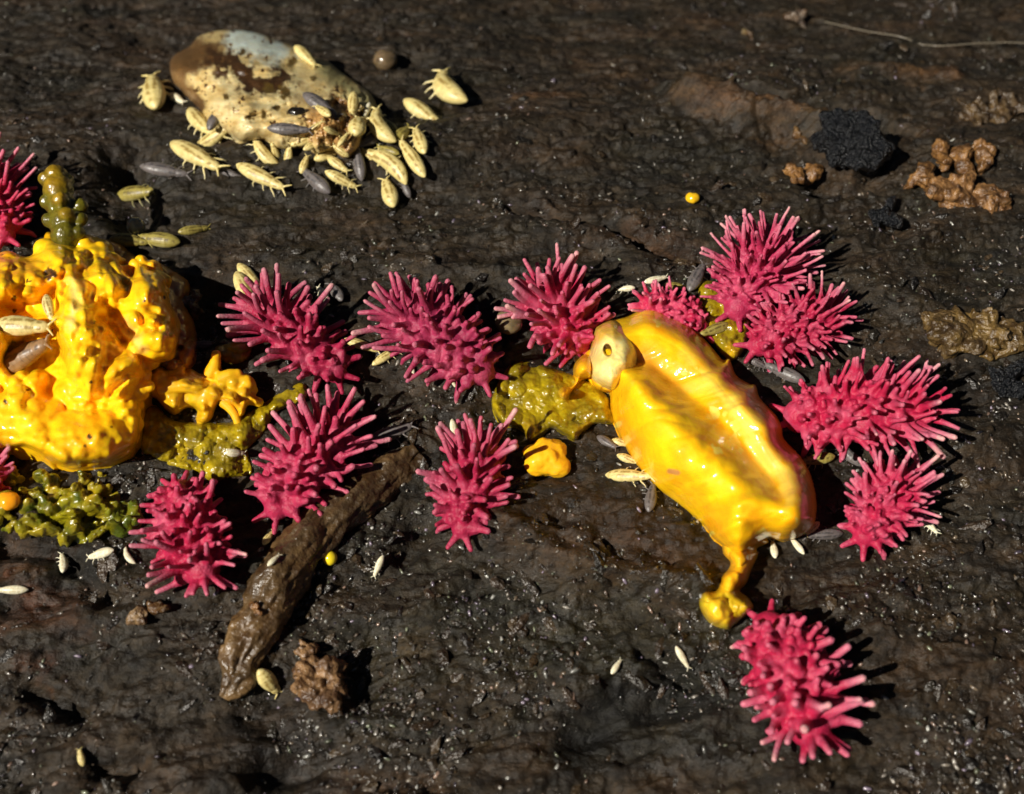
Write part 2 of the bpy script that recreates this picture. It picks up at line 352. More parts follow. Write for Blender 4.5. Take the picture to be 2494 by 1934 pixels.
# ------------------------------------------------------------------ relief bodies (closed lumps with a traced footprint and a sculpted height)
def relief(outline, hfun, cfun, step=3.0, rim=None, bottom=-.3, sub=5, blur=0):
    O = [tuple(p[:2]) for p in spline(outline, True, sub)]; A = np.array(O)
    us = np.arange(A[:, 0].min()-step*2, A[:, 0].max()+step*2, step); vs = np.arange(A[:, 1].min()-step*2, A[:, 1].max()+step*2, step)
    U, Vv = np.meshgrid(us, vs); ins = inside(U, Vv, O)
    cell = ins[:-1, :-1] | ins[1:, :-1] | ins[:-1, 1:] | ins[1:, 1:]
    used = np.zeros(U.shape, bool)
    used[:-1, :-1] |= cell; used[1:, :-1] |= cell; used[:-1, 1:] |= cell; used[1:, 1:] |= cell
    u = U[used]; v = Vv[used]; i_in = ins[used]
    d, qx, qy, bt = segdist(u, v, O, True, True)
    u = np.where(i_in, u, qx); v = np.where(i_in, v, qy); d = np.where(i_in, d, 0)
    z = hfun(u, v, d)
    if blur:
        Zg_ = np.zeros(U.shape); Zg_[used] = z; Mk = used.astype(float)
        for _ in range(blur):
            for ax_ in (0, 1):
                a_ = Zg_*Mk; m_ = Mk
                num = a_+np.roll(a_, 1, ax_)+np.roll(a_, -1, ax_)+np.roll(a_, 2, ax_)+np.roll(a_, -2, ax_)
                den = m_+np.roll(m_, 1, ax_)+np.roll(m_, -1, ax_)+np.roll(m_, 2, ax_)+np.roll(m_, -2, ax_); Zg_ = np.where(used, num/np.maximum(den, 1e-6), 0)
        e_ = np.clip(d/12, 0, 1); z = z*(1-e_)+Zg_[used]*e_
    if rim is not None: z = z + rim(u, v)
    gx0, gy0, _ = plane_at(u, v, 0); g = G(gx0, gy0, False)
    for _ in range(3):
        x, y, zz = plane_at(u, v, z+g); g = G(x, y+.3*z, False)
    x, y, zz = plane_at(u, v, z+g)
    n = len(u); idm = -np.ones(U.shape, int); idm[used] = np.arange(n)
    F = []; E = {}
    for j, i in zip(*np.nonzero(cell)):
        f = (idm[j, i], idm[j+1, i], idm[j+1, i+1], idm[j, i+1]); F.append(f)
        for a in range(4):
            e = (f[a], f[(a+1) % 4]); E[e] = 1
    top = np.stack([x, y, zz], 1); bot = np.stack([x, y, g+bottom], 1)
    FF = list(F)+[tuple(n+i for i in f[::-1]) for f in F]
    for (a, b) in E:
        if (b, a) not in E: FF.append((b, a, a+n, b+n))
    me = mesh_np('relief', np.vstack([top, bot]), FF)
    C = cfun(u, v, d, z) if cfun else np.ones((n, 3)); setcol(me, np.vstack([C, C]))
    return me
def dome(d, Rr): return np.sqrt(np.clip(1-(1-np.clip(d/Rr, 0, 1))**2, 0, 1))
def ridge(u, v, pts, wd):
    return np.exp(-(segdist(u, v, pts)/wd)**2)
def lerpc(C, col_, a): a = np.clip(a, 0, 1)[:, None]; return C*(1-a)+np.array(col_)*a
def bumps(u, v, cs, p=1.0):
    o = np.zeros_like(u)
    for (x, y, r, h) in cs:
        q = ((u-x)**2+(v-y)**2)/(r*r); k = q < 1; o[k] = np.maximum(o[k], h*np.sqrt(1-q[k]))
    return o
rng = random.Random(4)

# ---------- white pupa
out = [CP(*p) for p in [(200, 330), (230, 260), (330, 200), (400, 130), (520, 95), (660, 92), (800, 115), (930, 165), (1060, 215), (1150, 265), (1250, 300), (1340, 370), (1430, 430), (1540, 520), (1575, 600), (1540, 680), (1500, 740), (1480, 830), (1440, 900), (1370, 945), (1280, 900), (1180, 920), (1110, 880), (1030, 880), (930, 880), (830, 830), (740, 830), (680, 830), (620, 800), (560, 760), (500, 720), (450, 690), (400, 620), (310, 520), (230, 440)]]
def hp(u, v, d):
    cx = (u-340)*2.73; cy = (v-40)*2.73
    z = .12+1.3*dome(d, 95)*(1-.35*np.clip((cx-700)/900, 0, 1))
    cr = np.clip((cx*.8+cy-1450)/300, 0, 1)
    z += cr*(.22*fbm2(u*.07, v*.07, 3, 3)+.12*np.abs(fbm2(u*.16, v*.16, 8, 2)))*dome(d, 30)
    z += .09*fbm2(u*.02, v*.035, 14, 3)*dome(d, 40)
    z -= .05*ridge(cx, cy, [(260, 300), (450, 270), (560, 300), (680, 400), (760, 470), (930, 420)], 28)
    z -= .1*ridge(cx, cy, [(720, 670), (830, 655), (910, 615), (980, 590)], 16)
    z -= .22*ridge(cx, cy, [(1320, 580), (1390, 600)], 50)+.18*ridge(cx, cy, [(1350, 720), (1370, 800)], 40)
    return z
def cpup(u, v, d, z):
    cx = (u-340)*2.73; cy = (v-40)*2.73; n = fbm2(u*.03, v*.05, 33, 4); n2 = fbm2(u*.1, v*.1, 35, 3)
    C = np.tile(np.array([.58, .43, .17]), (len(u), 1))
    C = lerpc(C, (.68, .59, .32), .45+n*1.3)
    C = lerpc(C, (.36, .23, .08), np.clip(n2*1.5-.25, 0, .6))
    C = lerpc(C, (.62, .72, .66), 1.7-segdist(cx, cy, [(640, 130), (780, 190), (900, 210)])/(75*(1+n)))
    C = lerpc(C, (.11, .058, .018), (1.6-segdist(cx, cy, [(230, 330), (380, 240), (470, 250)])/(85*(1+.8*n+.4*n2)))*1.3)
    C = lerpc(C, (.05, .022, .006), (1.6-segdist(cx, cy, [(470, 270), (560, 310), (660, 330), (740, 440), (840, 450), (940, 415)])/(40*(1+1.6*n+1.4*n2)))*1.5)
    C = lerpc(C, (.10, .05, .015), (1.5-segdist(cx, cy, [(330, 520), (390, 580), (380, 640)])/(50*(1+n)))*1.5)
    C = lerpc(C, (.22, .13, .05), (1.3-segdist(cx, cy, [(220, 420), (330, 520)])/(60*(1+n)))*1.2)
    for x, y, r in ((1020, 300, 28), (960, 500, 36), (690, 240, 18), (830, 655, 20), (910, 615, 20), (735, 675, 16), (1160, 410, 20), (860, 480, 30), (575, 540, 16), (1240, 600, 26)):
        C = lerpc(C, (.09, .055, .01), (1.4-np.hypot(cx-x, cy-y)/(r*(1+n2)))*2)
    C = lerpc(C, (.42, .24, .08), (1.5-segdist(cx, cy, [(1180, 700), (1300, 800), (1380, 880)])/(110*(1+n*1.5)))*.9)
    C = lerpc(C, (.16, .08, .02), (1.5-segdist(cx, cy, [(1310, 570), (1390, 610), (1360, 760)])/(45*(1+2*n2)))*1.5)
    C = lerpc(C, (.40, .36, .16), (1.2-segdist(cx, cy, [(1200, 330), (1400, 480), (1560, 600)])/(70*(1+n))))
    return C
pup = link('insect_pupa', relief(out, hp, cpup, 2.6), M['pupa'])
tag(pup, 'cream and brown stained empty grub shell swarmed by small springtails', 'grub'); add_bvh(pup)

# ---------- right yellow slime body
out = D((1262, 745), (1272, 705), (1305, 683), (1340, 674), (1375, 658), (1420, 668), (1470, 695), (1500, 720), (1528, 752), (1542, 768), (1556, 766), (1570, 800), (1598, 818), (1612, 822), (1622, 850), (1655, 885), (1668, 910), (1672, 935), (1700, 965), (1716, 985), (1732, 1020), (1742, 1070), (1736, 1120), (1705, 1145), (1670, 1155), (1640, 1148), (1612, 1165), (1575, 1180), (1530, 1155), (1500, 1120), (1450, 1078), (1400, 1040), (1360, 995), (1322, 930), (1302, 875), (1298, 838), (1262, 822), (1250, 790))
rA = D((1345, 860), (1400, 930), (1470, 1010), (1560, 1080), (1640, 1095)); rB = D((1330, 700), (1400, 690), (1470, 735), (1530, 810), (1600, 880), (1660, 970), (1700, 1060))
tr = D((1352, 770), (1392, 782), (1456, 836), (1530, 890), (1583, 945), (1640, 1015), (1672, 1062))
LEFTP = D((1352, 770), (1392, 782), (1456, 836), (1530, 890), (1583, 945), (1640, 1015), (1672, 1062), (1720, 1180), (1560, 1260), (1200, 1100), (1180, 700), (1300, 740))
LE = D((1262, 790), (1298, 838), (1302, 875), (1322, 930), (1360, 995), (1400, 1040), (1450, 1078), (1500, 1120), (1530, 1155), (1575, 1180), (1640, 1165))
RE = D((1310, 690), (1345, 672), (1375, 658), (1420, 668), (1470, 695), (1500, 720), (1528, 752), (1556, 766), (1598, 818), (1655, 885), (1700, 965), (1732, 1020), (1742, 1070), (1736, 1120), (1705, 1145))
def hs(u, v, d):
    L = inside(u, v, LEFTP); dt = segdist(u, v, tr); dl = segdist(u, v, LE); dr = segdist(u, v, RE)
    t = dl/(dl+dt+1e-6); t = t**1.45; q = np.clip(np.sin(math.pi*t), 0, 1); lo = 1.02*np.clip((dl+dt)/110, 0, 1); za = np.where(t < .5, 1.95*q**.5, lo+(1.95-lo)*q**1.1)*np.clip((dl+dt)/120, 0, 1)
    w_ = dr/(dr+dt+1e-6); zb = (1.02+.38*np.sin(math.pi*np.clip(1-w_, 0, 1)*.75))*dome(d, 48)*np.clip((dl+dt)/110, 0, 1)
    wr = np.clip((np.where(L, -dt, dt)+14)/28, 0, 1); z = za*(1-wr)+zb*wr
    end = np.clip((u*.62+v*.78-D((1600, 1060))[0][0]*.62-D((1600, 1060))[0][1]*.78)/90, 0, 1)
    z = z*(1-end)+end*1.5
    z = .35*dome(d, 30)+z*dome(d, 70*1.0)**.8
    z += .10*fbm2(u*.012, v*.012, 6, 3)*dome(d, 40)+.3*fbm2(u*.03, v*.03, 7, 3)*np.where(L, 0, 1)*np.clip(1-dr/40, 0, 1)*dome(d, 14)
    z += .55*np.exp(-((u-D((1695, 1085))[0][0])**2+(v-D((1695, 1085))[0][1])**2)/55**2)*dome(d, 40)
    return z+bumps(u, v, SB)*.28*dome(d, 12)
SB = [(*D((random.Random(k).uniform(1480, 1620), random.Random(k+99).uniform(1060, 1150)))[0], random.Random(k+7).uniform(8, 18), random.Random(k+5).uniform(.06, .2)) for k in range(26)]
def rims(u, v):
    r_ = np.clip(1-segdist(u, v, RE)/60, 0, 1); e = D((1600, 1060))[0]
    end = np.clip((u*.62+v*.78-e[0]*.62-e[1]*.78)/90, 0, 1); return .10+.2*r_*(1-end)
def cs(u, v, d, z):
    n = fbm2(u*.02, v*.02, 51, 3)
    C = np.tile(np.array([.97, .57, .005]), (len(u), 1)); C = lerpc(C, (.90, .42, .004), .25-n*1.6)
    C = lerpc(C, (.86, .66, .12), (1.5-segdist(u, v, D((1560, 860), (1590, 905)))/(30*(1+n)))*.85)
    C = lerpc(C, (.82, .56, .10), (1.6-segdist(u, v, D((1600, 925), (1650, 985), (1690, 1045)))/(28*(1+1.5*n)))*.8)
    C = lerpc(C, (.66, .33, .02), (1.4-segdist(u, v, D((1375, 760), (1400, 800), (1450, 835)))/(30*(1+n)))*.8)  # shade of the upper trough, browned into the colour
    C = lerpc(C, (.84, .62, .10), (1.4-segdist(u, v, D((1470, 770), (1530, 830), (1545, 850)))/(26*(1+2*n)))*.6)
    C = lerpc(C, (.55, .25, .08), (1.3-segdist(u, v, D((1428, 1005), (1445, 1008)))/6)*2)
    return C
slime = empty('slime_mould_lobe', (4.2, .5, 0)); tag(slime, 'large curled bright yellow slime mould lobe on the right, with a cream pierced cap', 'slime mould')
def child(name, me, m, par):
    me.transform(Matrix.Translation(-par.location)); return link(name, me, m, par)
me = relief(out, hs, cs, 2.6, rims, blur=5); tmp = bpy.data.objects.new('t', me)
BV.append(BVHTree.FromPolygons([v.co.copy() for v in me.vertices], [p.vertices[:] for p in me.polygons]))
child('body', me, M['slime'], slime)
# cream cap; its hole is a shallow dent with the darkness painted in
ch = [B1(*p) for p in [(890, 900), (910, 810), (980, 760), (1070, 740), (1160, 780), (1250, 860), (1300, 960), (1300, 1080), (1260, 1190), (1160, 1280), (1060, 1330), (980, 1310), (900, 1260), (860, 1180), (850, 1080), (870, 980)]]
hc = B1(1015, 990)
def hcap(u, v, d):
    q = np.hypot((u-hc[0]-.12*(v-hc[1]))/9, (v-hc[1])/13)
    z = 1.75*dome(d, 60)-.22*np.clip((1.3-q)*1.6, 0, 1)
    return z+.05*fbm2(u*.04, v*.04, 61, 3)*dome(d, 20)+.25*dome(d, 20)
def ccap(u, v, d, z):
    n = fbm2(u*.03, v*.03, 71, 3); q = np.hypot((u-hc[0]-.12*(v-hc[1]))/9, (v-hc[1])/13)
    C = np.tile(np.array([.90, .76, .32]), (len(u), 1)); C = lerpc(C, (.93, .86, .50), .4+n)
    C = lerpc(C, (.85, .55, .08), (6-d)/6+n); C = lerpc(C, (.80, .52, .08), (1.4-segdist(u, v, [B1(900, 860), B1(1000, 790), B1(1180, 830)])/(26*(1+n)))*1.2)
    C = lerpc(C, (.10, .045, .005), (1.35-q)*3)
    return C
me = relief(ch, hcap, ccap, 2.0, lambda u, v: .25+0*u); BV.append(BVHTree.FromPolygons([v.co.copy() for v in me.vertices], [p.vertices[:] for p in me.polygons]))
child('cap', me, M['slime'], slime)
mb = MB()
def at3(px, py, z):
    g = 0.0                              # z is the height above the wood
    for _ in range(5):
        a = plane_at(px, py, z+g); g = float(G(float(a[0]), float(a[1])+.3*z, False))
    return (float(a[0]), float(a[1]), z+g)
def at_abs(px, py, z): a = plane_at(px, py, z); return (float(a[0]), float(a[1]), float(a[2]))
# little orange bulge by the cap and its strand
yel = (.92, .48, .008)
out = [B1(*p) for p in [(885, 960), (800, 1035), (742, 1105), (728, 1190), (742, 1250), (705, 1285), (640, 1285), (600, 1330), (612, 1395), (665, 1415), (705, 1370), (750, 1310), (800, 1250), (860, 1240), (900, 1300), (980, 1340), (1060, 1345), (1080, 1280), (960, 1100)]]
BB = [(*B1(815, 1130), 30, .9), (*B1(655, 1345), 15, .35), (*B1(930, 1270), 20, .3), (*B1(1010, 1320), 14, .25)]
child('side_bulge', relief(out, lambda u, v, d: .3*dome(d, 12)+bumps(u, v, BB)*dome(d, 8)+.5*dome(d, 30)*np.clip((860-v*0-u*0+0)/860, 0, 1), lambda u, v, d, z: lerpc(np.tile(yel, (len(u), 1)), (.60, .34, .01), (v-935)/25), 1.8), M['slime'], slime)
# dripping tail
out = [B2(*p) for p in [(930, 1030), (1000, 1080), (1020, 1180), (1060, 1230), (1050, 1270), (1015, 1310), (1000, 1360), (975, 1400), (905, 1410), (875, 1470), (900, 1540), (950, 1600), (1040, 1630), (1090, 1600), (1150, 1550), (1200, 1500), (1170, 1440), (1120, 1400), (1160, 1350), (1190, 1270), (1225, 1190), (1220, 1150), (1290, 1110), (1200, 1040), (1060, 980)]]
def ht(u, v, d):
    z = .95*dome(d, 26)*(.75+.25*np.clip((1320-v)/100, 0, 1))+.35*np.clip((1330-v)/90, 0, 1)*dome(d, 30)
    return z+bumps(u, v, TB)*.6*dome(d, 10)+.1*fbm2(u*.04, v*.04, 3, 2)*dome(d, 12)
TB = [(*B2(x, y), r/2.419, h) for x, y, r, h in ((1110, 1200, 55, .3), (1070, 1340, 60, .35), (990, 1520, 80, .45), (1040, 1590, 45, .3), (1090, 1480, 50, .25), (900, 1500, 40, .25), (1240, 1100, 50, .3), (1020, 1110, 40, .2), (1090, 1100, 30, .25), (1150, 1510, 50, .25))]
def ct(u, v, d, z):
    C = np.tile(np.array([.88, .46, .01]), (len(u), 1)); cy = (v-860)*2.419
    C = lerpc(C, (.55, .40, .012), (cy-1370)/60); return lerpc(C, (.82, .52, .02), 1.6-np.hypot(u-B2(990, 1520)[0], v-B2(990, 1520)[1])/26)
child('drip', relief(out, ht, ct, 2.0), M['slime'], slime)

# ---------- left knobbly yellow slime body
out = D((-150, 560), (-60, 545), (-10, 540), (20, 534), (55, 548), (85, 530), (98, 495), (125, 500), (155, 505), (180, 498), (215, 508), (238, 520), (248, 548), (262, 575), (282, 590), (290, 562), (308, 553), (318, 575), (335, 568), (358, 590), (352, 615), (365, 650), (386, 690), (380, 730), (372, 765), (340, 780), (318, 795), (296, 822), (308, 850), (300, 900), (292, 945), (270, 975), (215, 995), (160, 1003), (118, 990), (80, 965), (40, 952), (-40, 970), (-150, 980))
LB = []
rb = random.Random(11)
for k in range(520):
    x = rb.uniform(-120, 385)*K; y = rb.uniform(540, 985)*K; r = rb.uniform(8, 20)+12*rb.random()**4; LB.append((x, y, r, r/100*rb.uniform(.7, 1.5)))
EDGE = D((240, 560), (265, 580), (290, 575), (312, 565), (345, 590), (352, 640), (372, 690), (365, 735), (330, 775), (300, 840), (292, 900))
def blob(u, v, x, y, rx, ry, a=0):
    c, s_ = math.cos(R(a)), math.sin(R(a)); dx = u/K-x; dy = v/K-y
    q = ((dx*c+dy*s_)/rx)**2+((-dx*s_+dy*c)/ry)**2; return np.sqrt(np.clip(1-q, 0, 1))
BLOBS = [(175, 700, 58, 150, -6, 1.0), (240, 610, 75, 50, 30, .75), (310, 650, 62, 95, -20, .85), (330, 720, 55, 50, 0, .7), (255, 800, 55, 60, 0, .65), (180, 930, 120, 62, -5, .8),
         (60, 900, 90, 70, 10, .6), (20, 600, 110, 52, 0, .7), (120, 560, 70, 50, 20, .6), (-30, 700, 60, 90, 0, .6), (265, 900, 45, 60, 0, .35), (225, 740, 40, 60, 15, .5)]
def hl(u, v, d):
    x = u/K; y = v/K; uu = u+14*fbm2(u*.02, v*.02, 41, 2); vv = v+14*fbm2(u*.02, v*.02, 42, 2)
    z = .75*dome(d, 50)
    for b_ in BLOBS: z = np.maximum(z, .55*dome(d, 30)+b_[5]*1.35*blob(uu, vv, *b_[:5]))
    z -= .55*ridge(x, y, [(40, 770), (90, 770), (105, 815)], 30)
    z -= .35*ridge(x, y, [(10, 660), (70, 660)], 20)+.5*ridge(x, y, [(215, 680), (245, 700), (262, 730)], 8)+.4*ridge(x, y, [(235, 840), (270, 800), (300, 790)], 9)
    z -= .3*ridge(x, y, [(128, 700), (126, 650), (145, 600)], 7)+.3*ridge(x, y, [(230, 560), (250, 590), (270, 605)], 8)
    smooth = np.clip(1.3-segdist(x, y, [(40, 900), (100, 880), (180, 950), (250, 930)])/45, 0, .75)
    z += bumps(u, v, LB)*dome(d, 14)*(1-smooth)*1.15+.10*fbm2(u*.03, v*.03, 16, 3)*dome(d, 20)
    return np.maximum(z, .15)
def cl(u, v, d, z):
    n = fbm2(u*.018, v*.018, 91, 3); n2 = fbm2(u*.06, v*.06, 93, 3); x = u/K; y = v/K
    C = np.tile(np.array([.98, .60, .006]), (len(u), 1)); C = lerpc(C, (.94, .45, .003), .05-n*1.5+n2*.5)
    C = lerpc(C, (.93, .72, .22), (1.3-segdist(x, y, [(155, 600), (160, 640), (150, 700)])/(14*(1+n2)))*.7)
    C = lerpc(C, (.93, .70, .25), (1.3-segdist(x, y, [(265, 690), (300, 740)])/(14*(1+n2)))*.6)
    for a, b_, r in ((30, 635, 5), (104, 583, 11), (350, 633, 4), (308, 640, 6), (195, 815, 2.5), (238, 910, 4), (190, 932, 3.5), (180, 950, 4), (30, 665, 4), (10, 855, 4)):
        C = lerpc(C, (.06, .025, .005), (1.3-np.hypot(x-a, y-b_)/(r*(1+n2*1.5)))*2.5)
    return C
sl = empty('slime_mould_mound', (-11, 1.5, 0)); tag(sl, 'knobbly bright yellow slime mould mound at the left edge', 'slime mould')
me = relief(out, hl, cl, 2.4, lambda u, v: .15+.35*np.clip((900*K-v)/(200*K), 0, 1))
BV.append(BVHTree.FromPolygons([v.co.copy() for v in me.vertices], [p.vertices[:] for p in me.polygons]))
mb = MB(); mb.add([tuple(v.co) for v in me.vertices], [tuple(p.vertices) for p in me.polygons])
for (x, y) in [tuple(p) for p in spline(EDGE, False, 3)]:
    x /= K; y /= K; z0 = rb.uniform(.35, 1.0); r_ = rb.uniform(.13, .24)
    o_ = at3(*DD(x-4+rb.uniform(-7, 5), y+rb.uniform(-7, 7)), z0); mb.ball(o_, (r_, r_, r_*1.2), 12, 8)
    if rb.random() < .4: mb.ball((o_[0]+rb.uniform(-.1, .25), o_[1]+rb.uniform(-.1, .2), o_[2]+.1), r_*.6, 10, 8)
for x, y, z0 in ((60, 560, 1.1), (20, 545, 1.0), (-10, 560, 1.0), (95, 520, 1.1), (180, 510, 1.0), (215, 520, .9), (240, 545, .8)): mb.ball(at3(*DD(x, y+12), z0), rb.uniform(.2, .3), 12, 8)
me = remesh(mb.mesh(), .04, 3, .5); Vv = verts(me); pu, pv = topix(Vv); setcol(me, cl(pu, pv, pu*0+10, Vv[:, 2]))
child('body', me, M['slime'], sl)
# back lobes behind the mound, their shadow put into the brown colour
out = D((215, 520), (250, 515), (290, 545), (330, 555), (375, 580), (405, 605), (400, 650), (415, 690), (420, 740), (400, 790), (340, 800), (300, 760), (260, 640))
me = relief(out, lambda u, v, d: .45*dome(d, 30)+bumps(u, v, LB2)*dome(d, 12) if True else 0, lambda u, v, d, z: np.tile((.42, .19, .03), (len(u), 1)), 2.6) if False else None
LB2 = [(rb.uniform(220, 410)*K, rb.uniform(520, 790)*K, rb.uniform(14, 30), rb.uniform(.1, .3)) for _ in range(60)]
me = relief(out, lambda u, v, d: .5*dome(d, 30)+bumps(u, v, LB2)*dome(d, 12), lambda u, v, d, z: lerpc(np.tile((.50, .24, .03), (len(u), 1)), (.25, .12, .05), .4+2*fbm2(u*.03, v*.03, 2, 2)), 2.6)
child('back_lobe', me, M['slime'], sl)
# branching net to the right of the mound
out = D((300, 800), (340, 778), (375, 790), (405, 785), (430, 798), (452, 786), (456, 760), (464, 754), (471, 772), (478, 796), (505, 800), (528, 796), (545, 822), (538, 838), (553, 850), (551, 866), (530, 862), (522, 884), (508, 890), (498, 868), (476, 858), (462, 868), (452, 895), (432, 905), (416, 895), (420, 876), (398, 870), (372, 886), (352, 872), (332, 850), (310, 840))
NB = [(*DD(rb.uniform(310, 550), rb.uniform(770, 890)), rb.uniform(9, 22), rb.uniform(.1, .25)) for _ in range(70)]
me = relief(out, lambda u, v, d: .5*dome(d, 20)+bumps(u, v, NB)*dome(d, 8)+.25*ridge(u, v, D((340, 810), (430, 830), (500, 850)), 16)-.2*ridge(u, v, D((400, 800), (460, 815)), 12),
            lambda u, v, d, z: lerpc(np.tile((.82, .43, .012), (len(u), 1)), (.6, .34, .012), .5+2.2*fbm2(u*.03, v*.03, 22, 3)), 2.0)
mb = MB(); mb.add([tuple(v.co) for v in me.vertices], [tuple(p.vertices) for p in me.polygons])
for pts_ in ([(448, 800, .4), (458, 778, .6), (461, 757, .8)], [(470, 810, .5), (490, 800, .6), (507, 797, .6)], [(500, 840, .4), (530, 850, .4), (552, 858, .3)], [(500, 820, .4), (528, 812, .5), (540, 832, .3)],
             [(440, 870, .2), (432, 890, .2), (430, 900, .15)], [(370, 800, .4), (382, 790, .45), (384, 778, .5)], [(340, 830, .6), (400, 825, .7), (460, 845, .5)], [(500, 850, .4), (520, 838, .5), (530, 820, .55)]):
    q_ = spline([at3(*DD(x, y), z) for x, y, z in pts_], False, 4); mb.tube(q_, [.2-.1*i/len(q_) for i in range(len(q_))], 8); mb.ball(tuple(q_[-1]), .13, 8, 6)
me = remesh(mb.mesh(), .035, 3); Vv = verts(me); n_ = fbm3(Vv*.9, 5, 3); setcol(me, lerpc(np.tile((.85, .46, .008), (len(Vv), 1)), (.62, .38, .008), .4+2.4*n_))
child('side_net', me, M['slime'], sl)
mb = MB(); mb.tube(spline([at3(*DD(478, 858), .4), at3(*DD(497, 880), .35), at3(*DD(508, 905), .25), at3(*DD(513, 938), .15)], False, 4), [.16, .14, .12, .11, .1, .1, .1, .1, .1, .12, .15, .18, .16], 10)
me = remesh(mb.mesh(), .035, 3); setcol(me, np.tile((.72, .42, .012), (len(me.vertices), 1))); child('drip', me, M['slime'], sl)

# ---------- olive slime patches
def olive(name, outline, label, seed, n, hh=.09, cols=((.46, .34, .006), (.27, .20, .008)), bright=(), rmin=12, rmax=34, step=2.6, lumps=0):
    rr = random.Random(seed); A = np.array(outline); B = []
    for _ in range(n):
        r = rr.uniform(rmin, rmax); B.append((rr.uniform(A[:, 0].min(), A[:, 0].max()), rr.uniform(A[:, 1].min(), A[:, 1].max()), r, r/100*rr.uniform(.6, 1.3)))
    def h(u, v, d): return -.04+hh*dome(d, 20)+.75*bumps(u, v, B)*dome(d, 32)+.06*np.abs(fbm2(u*.09, v*.09, seed+40, 2))+.12*fbm2(u*.03, v*.03, seed, 3)*dome(d, 20)
    def c(u, v, d, z):
        C = lerpc(np.tile(cols[0], (len(u), 1)), cols[1], .5+2.6*fbm2(u*.02, v*.02, seed+3, 3))
        for (x, y, r, cc_) in bright: C = lerpc(C, cc_, (1.4-np.hypot(u-x, v-y)/r)*2)
        return C
    me = relief(outline, h, c, step)
    if lumps:
        mb = MB(); mb.add([tuple(v.co) for v in me.vertices], [tuple(p.vertices) for p in me.polygons]); k_ = 0
        while k_ < lumps:
            x = rr.uniform(A[:, 0].min(), A[:, 0].max()); y = rr.uniform(A[:, 1].min(), A[:, 1].max())
            if not inside(np.array([x]), np.array([y]), outline)[0]: continue
            k_ += 1; r0 = rr.uniform(.07, .22); z_ = rr.uniform(.05, .45); p = at3(x, y, z_)
            mb.ball(p, (r0, r0*rr.uniform(.3, 1.0), r0*rr.uniform(.9, 2.0)), 10, 7, Matrix.Rotation(rr.uniform(-.7, .7), 4, 'Y'))
        me = remesh(mb.mesh(), .035, 2); Vv = verts(me); Vv += (fbm3(Vv*5+3, 9, 3)*.13)[:, None]*np.array([1, .6, 1]); setverts(me, Vv); pu, pv = topix(Vv); C = c(pu, pv, pu*0+10, Vv[:, 2]); C = lerpc(C, (.45, .34, .02), .15+fbm3(Vv*1.6, 5, 3)*2.2); setcol(me, C)
    o = link(name, me, M['olive']); tag(o, label, 'slime mould'); add_bvh(o); return o
olive('olive_slime_patch', D((1055, 830), (1085, 780), (1130, 768), (1180, 785), (1230, 800), (1262, 815), (1300, 850), (1310, 900), (1265, 905), (1240, 925), (1225, 940), (1200, 925), (1175, 915), (1130, 940), (1115, 915), (1075, 905), (1050, 870)),
      'glassy olive slime patch between a pink springtail and the large yellow lobe', 21, 90, .28, bright=[(*DD(1130, 915), 22, (.45, .3, .01)), (*DD(1255, 890), 16, (.4, .28, .01)), (*DD(1215, 860), 14, (.4, .28, .01))])
olive('olive_slime_patch', D((300, 880), (330, 865), (370, 895), (410, 900), (450, 900), (490, 900), (530, 880), (560, 860), (640, 815), (655, 850), (590, 880), (560, 930), (530, 960), (540, 1010), (490, 1020), (450, 1030), (420, 1010), (350, 990), (300, 960)),
      'olive slime carpet between the knobbly mound and the pink springtails', 22, 120, .2, bright=[(*DD(385, 962), 20, (.5, .36, .01)), (*DD(430, 960), 16, (.45, .34, .01)), (*DD(600, 830), 30, (.34, .25, .01))])
olive('olive_slime_patch', D((1490, 610), (1530, 600), (1560, 640), (1600, 680), (1590, 740), (1560, 770), (1525, 740), (1500, 690)),
      'small olive slime patch wedged behind the large yellow lobe', 23, 40, .25, bright=[(*DD(1565, 745), 18, (.6, .38, .012))])
olive_lumps = None
olive('olive_slime_patch', D((-20, 1010), (30, 1000), (90, 1010), (150, 1015), (230, 1012), (240, 1040), (290, 1085), (300, 1120), (270, 1140), (220, 1135), (180, 1165), (130, 1150), (60, 1140), (-20, 1120)),
      'clumpy green and olive slime bank below the knobbly mound', 24, 240, .06, lumps=120, cols=((.32, .28, .008), (.09, .12, .010)), rmin=8, rmax=20, bright=[(*DD(188, 1055), 16, (.5, .36, .01)), (*DD(110, 1045), 14, (.45, .33, .01)), (*DD(230, 1035), 22, (.3, .27, .01))])
olive('olive_slime_patch', D((460, 740), (500, 728), (535, 735), (530, 765), (500, 778), (470, 768)), 'tiny olive slime smear above the yellow net', 25, 14, .18)

# ---------- beads and drops
def lump(name, center, rr_, colr, label, cat, m='bead', seed=0, amp=.12, voxel=None, sub=4, balls=None, group=None, ncol=None, namp=.4, freq=2.0):
    mb = MB()
    for (dx, dy, dz, r) in (balls or [(0, 0, 0, rr_)]): mb.ball((dx, dy, dz), r if not np.isscalar(r) else (r, r, r), 20, 14)
    me = mb.mesh()
    if balls or voxel: me = remesh(me, voxel or .04, 3)
    Vv = verts(me); nrm = Vv/np.maximum(np.linalg.norm(Vv, axis=1, keepdims=True), 1e-6)
    f = freq/max(np.abs(Vv).max(), .05); Vv = Vv+nrm*(fbm3(Vv*f+seed, seed, 3)*amp)[:, None]; setverts(me, Vv)
    C = np.tile(colr, (len(Vv), 1))
    if ncol is not None: C = lerpc(C, ncol, .5+namp*4*fbm3(Vv*f*2+seed, seed+5, 3))
    setcol(me, C); o = link(name, me, M[m]); o.location = center
    if label: tag(o, label, cat, group)
    return o
def sit(px, py, dz): h = hit(px, py); return h[0]+Vector((0, 0, dz))
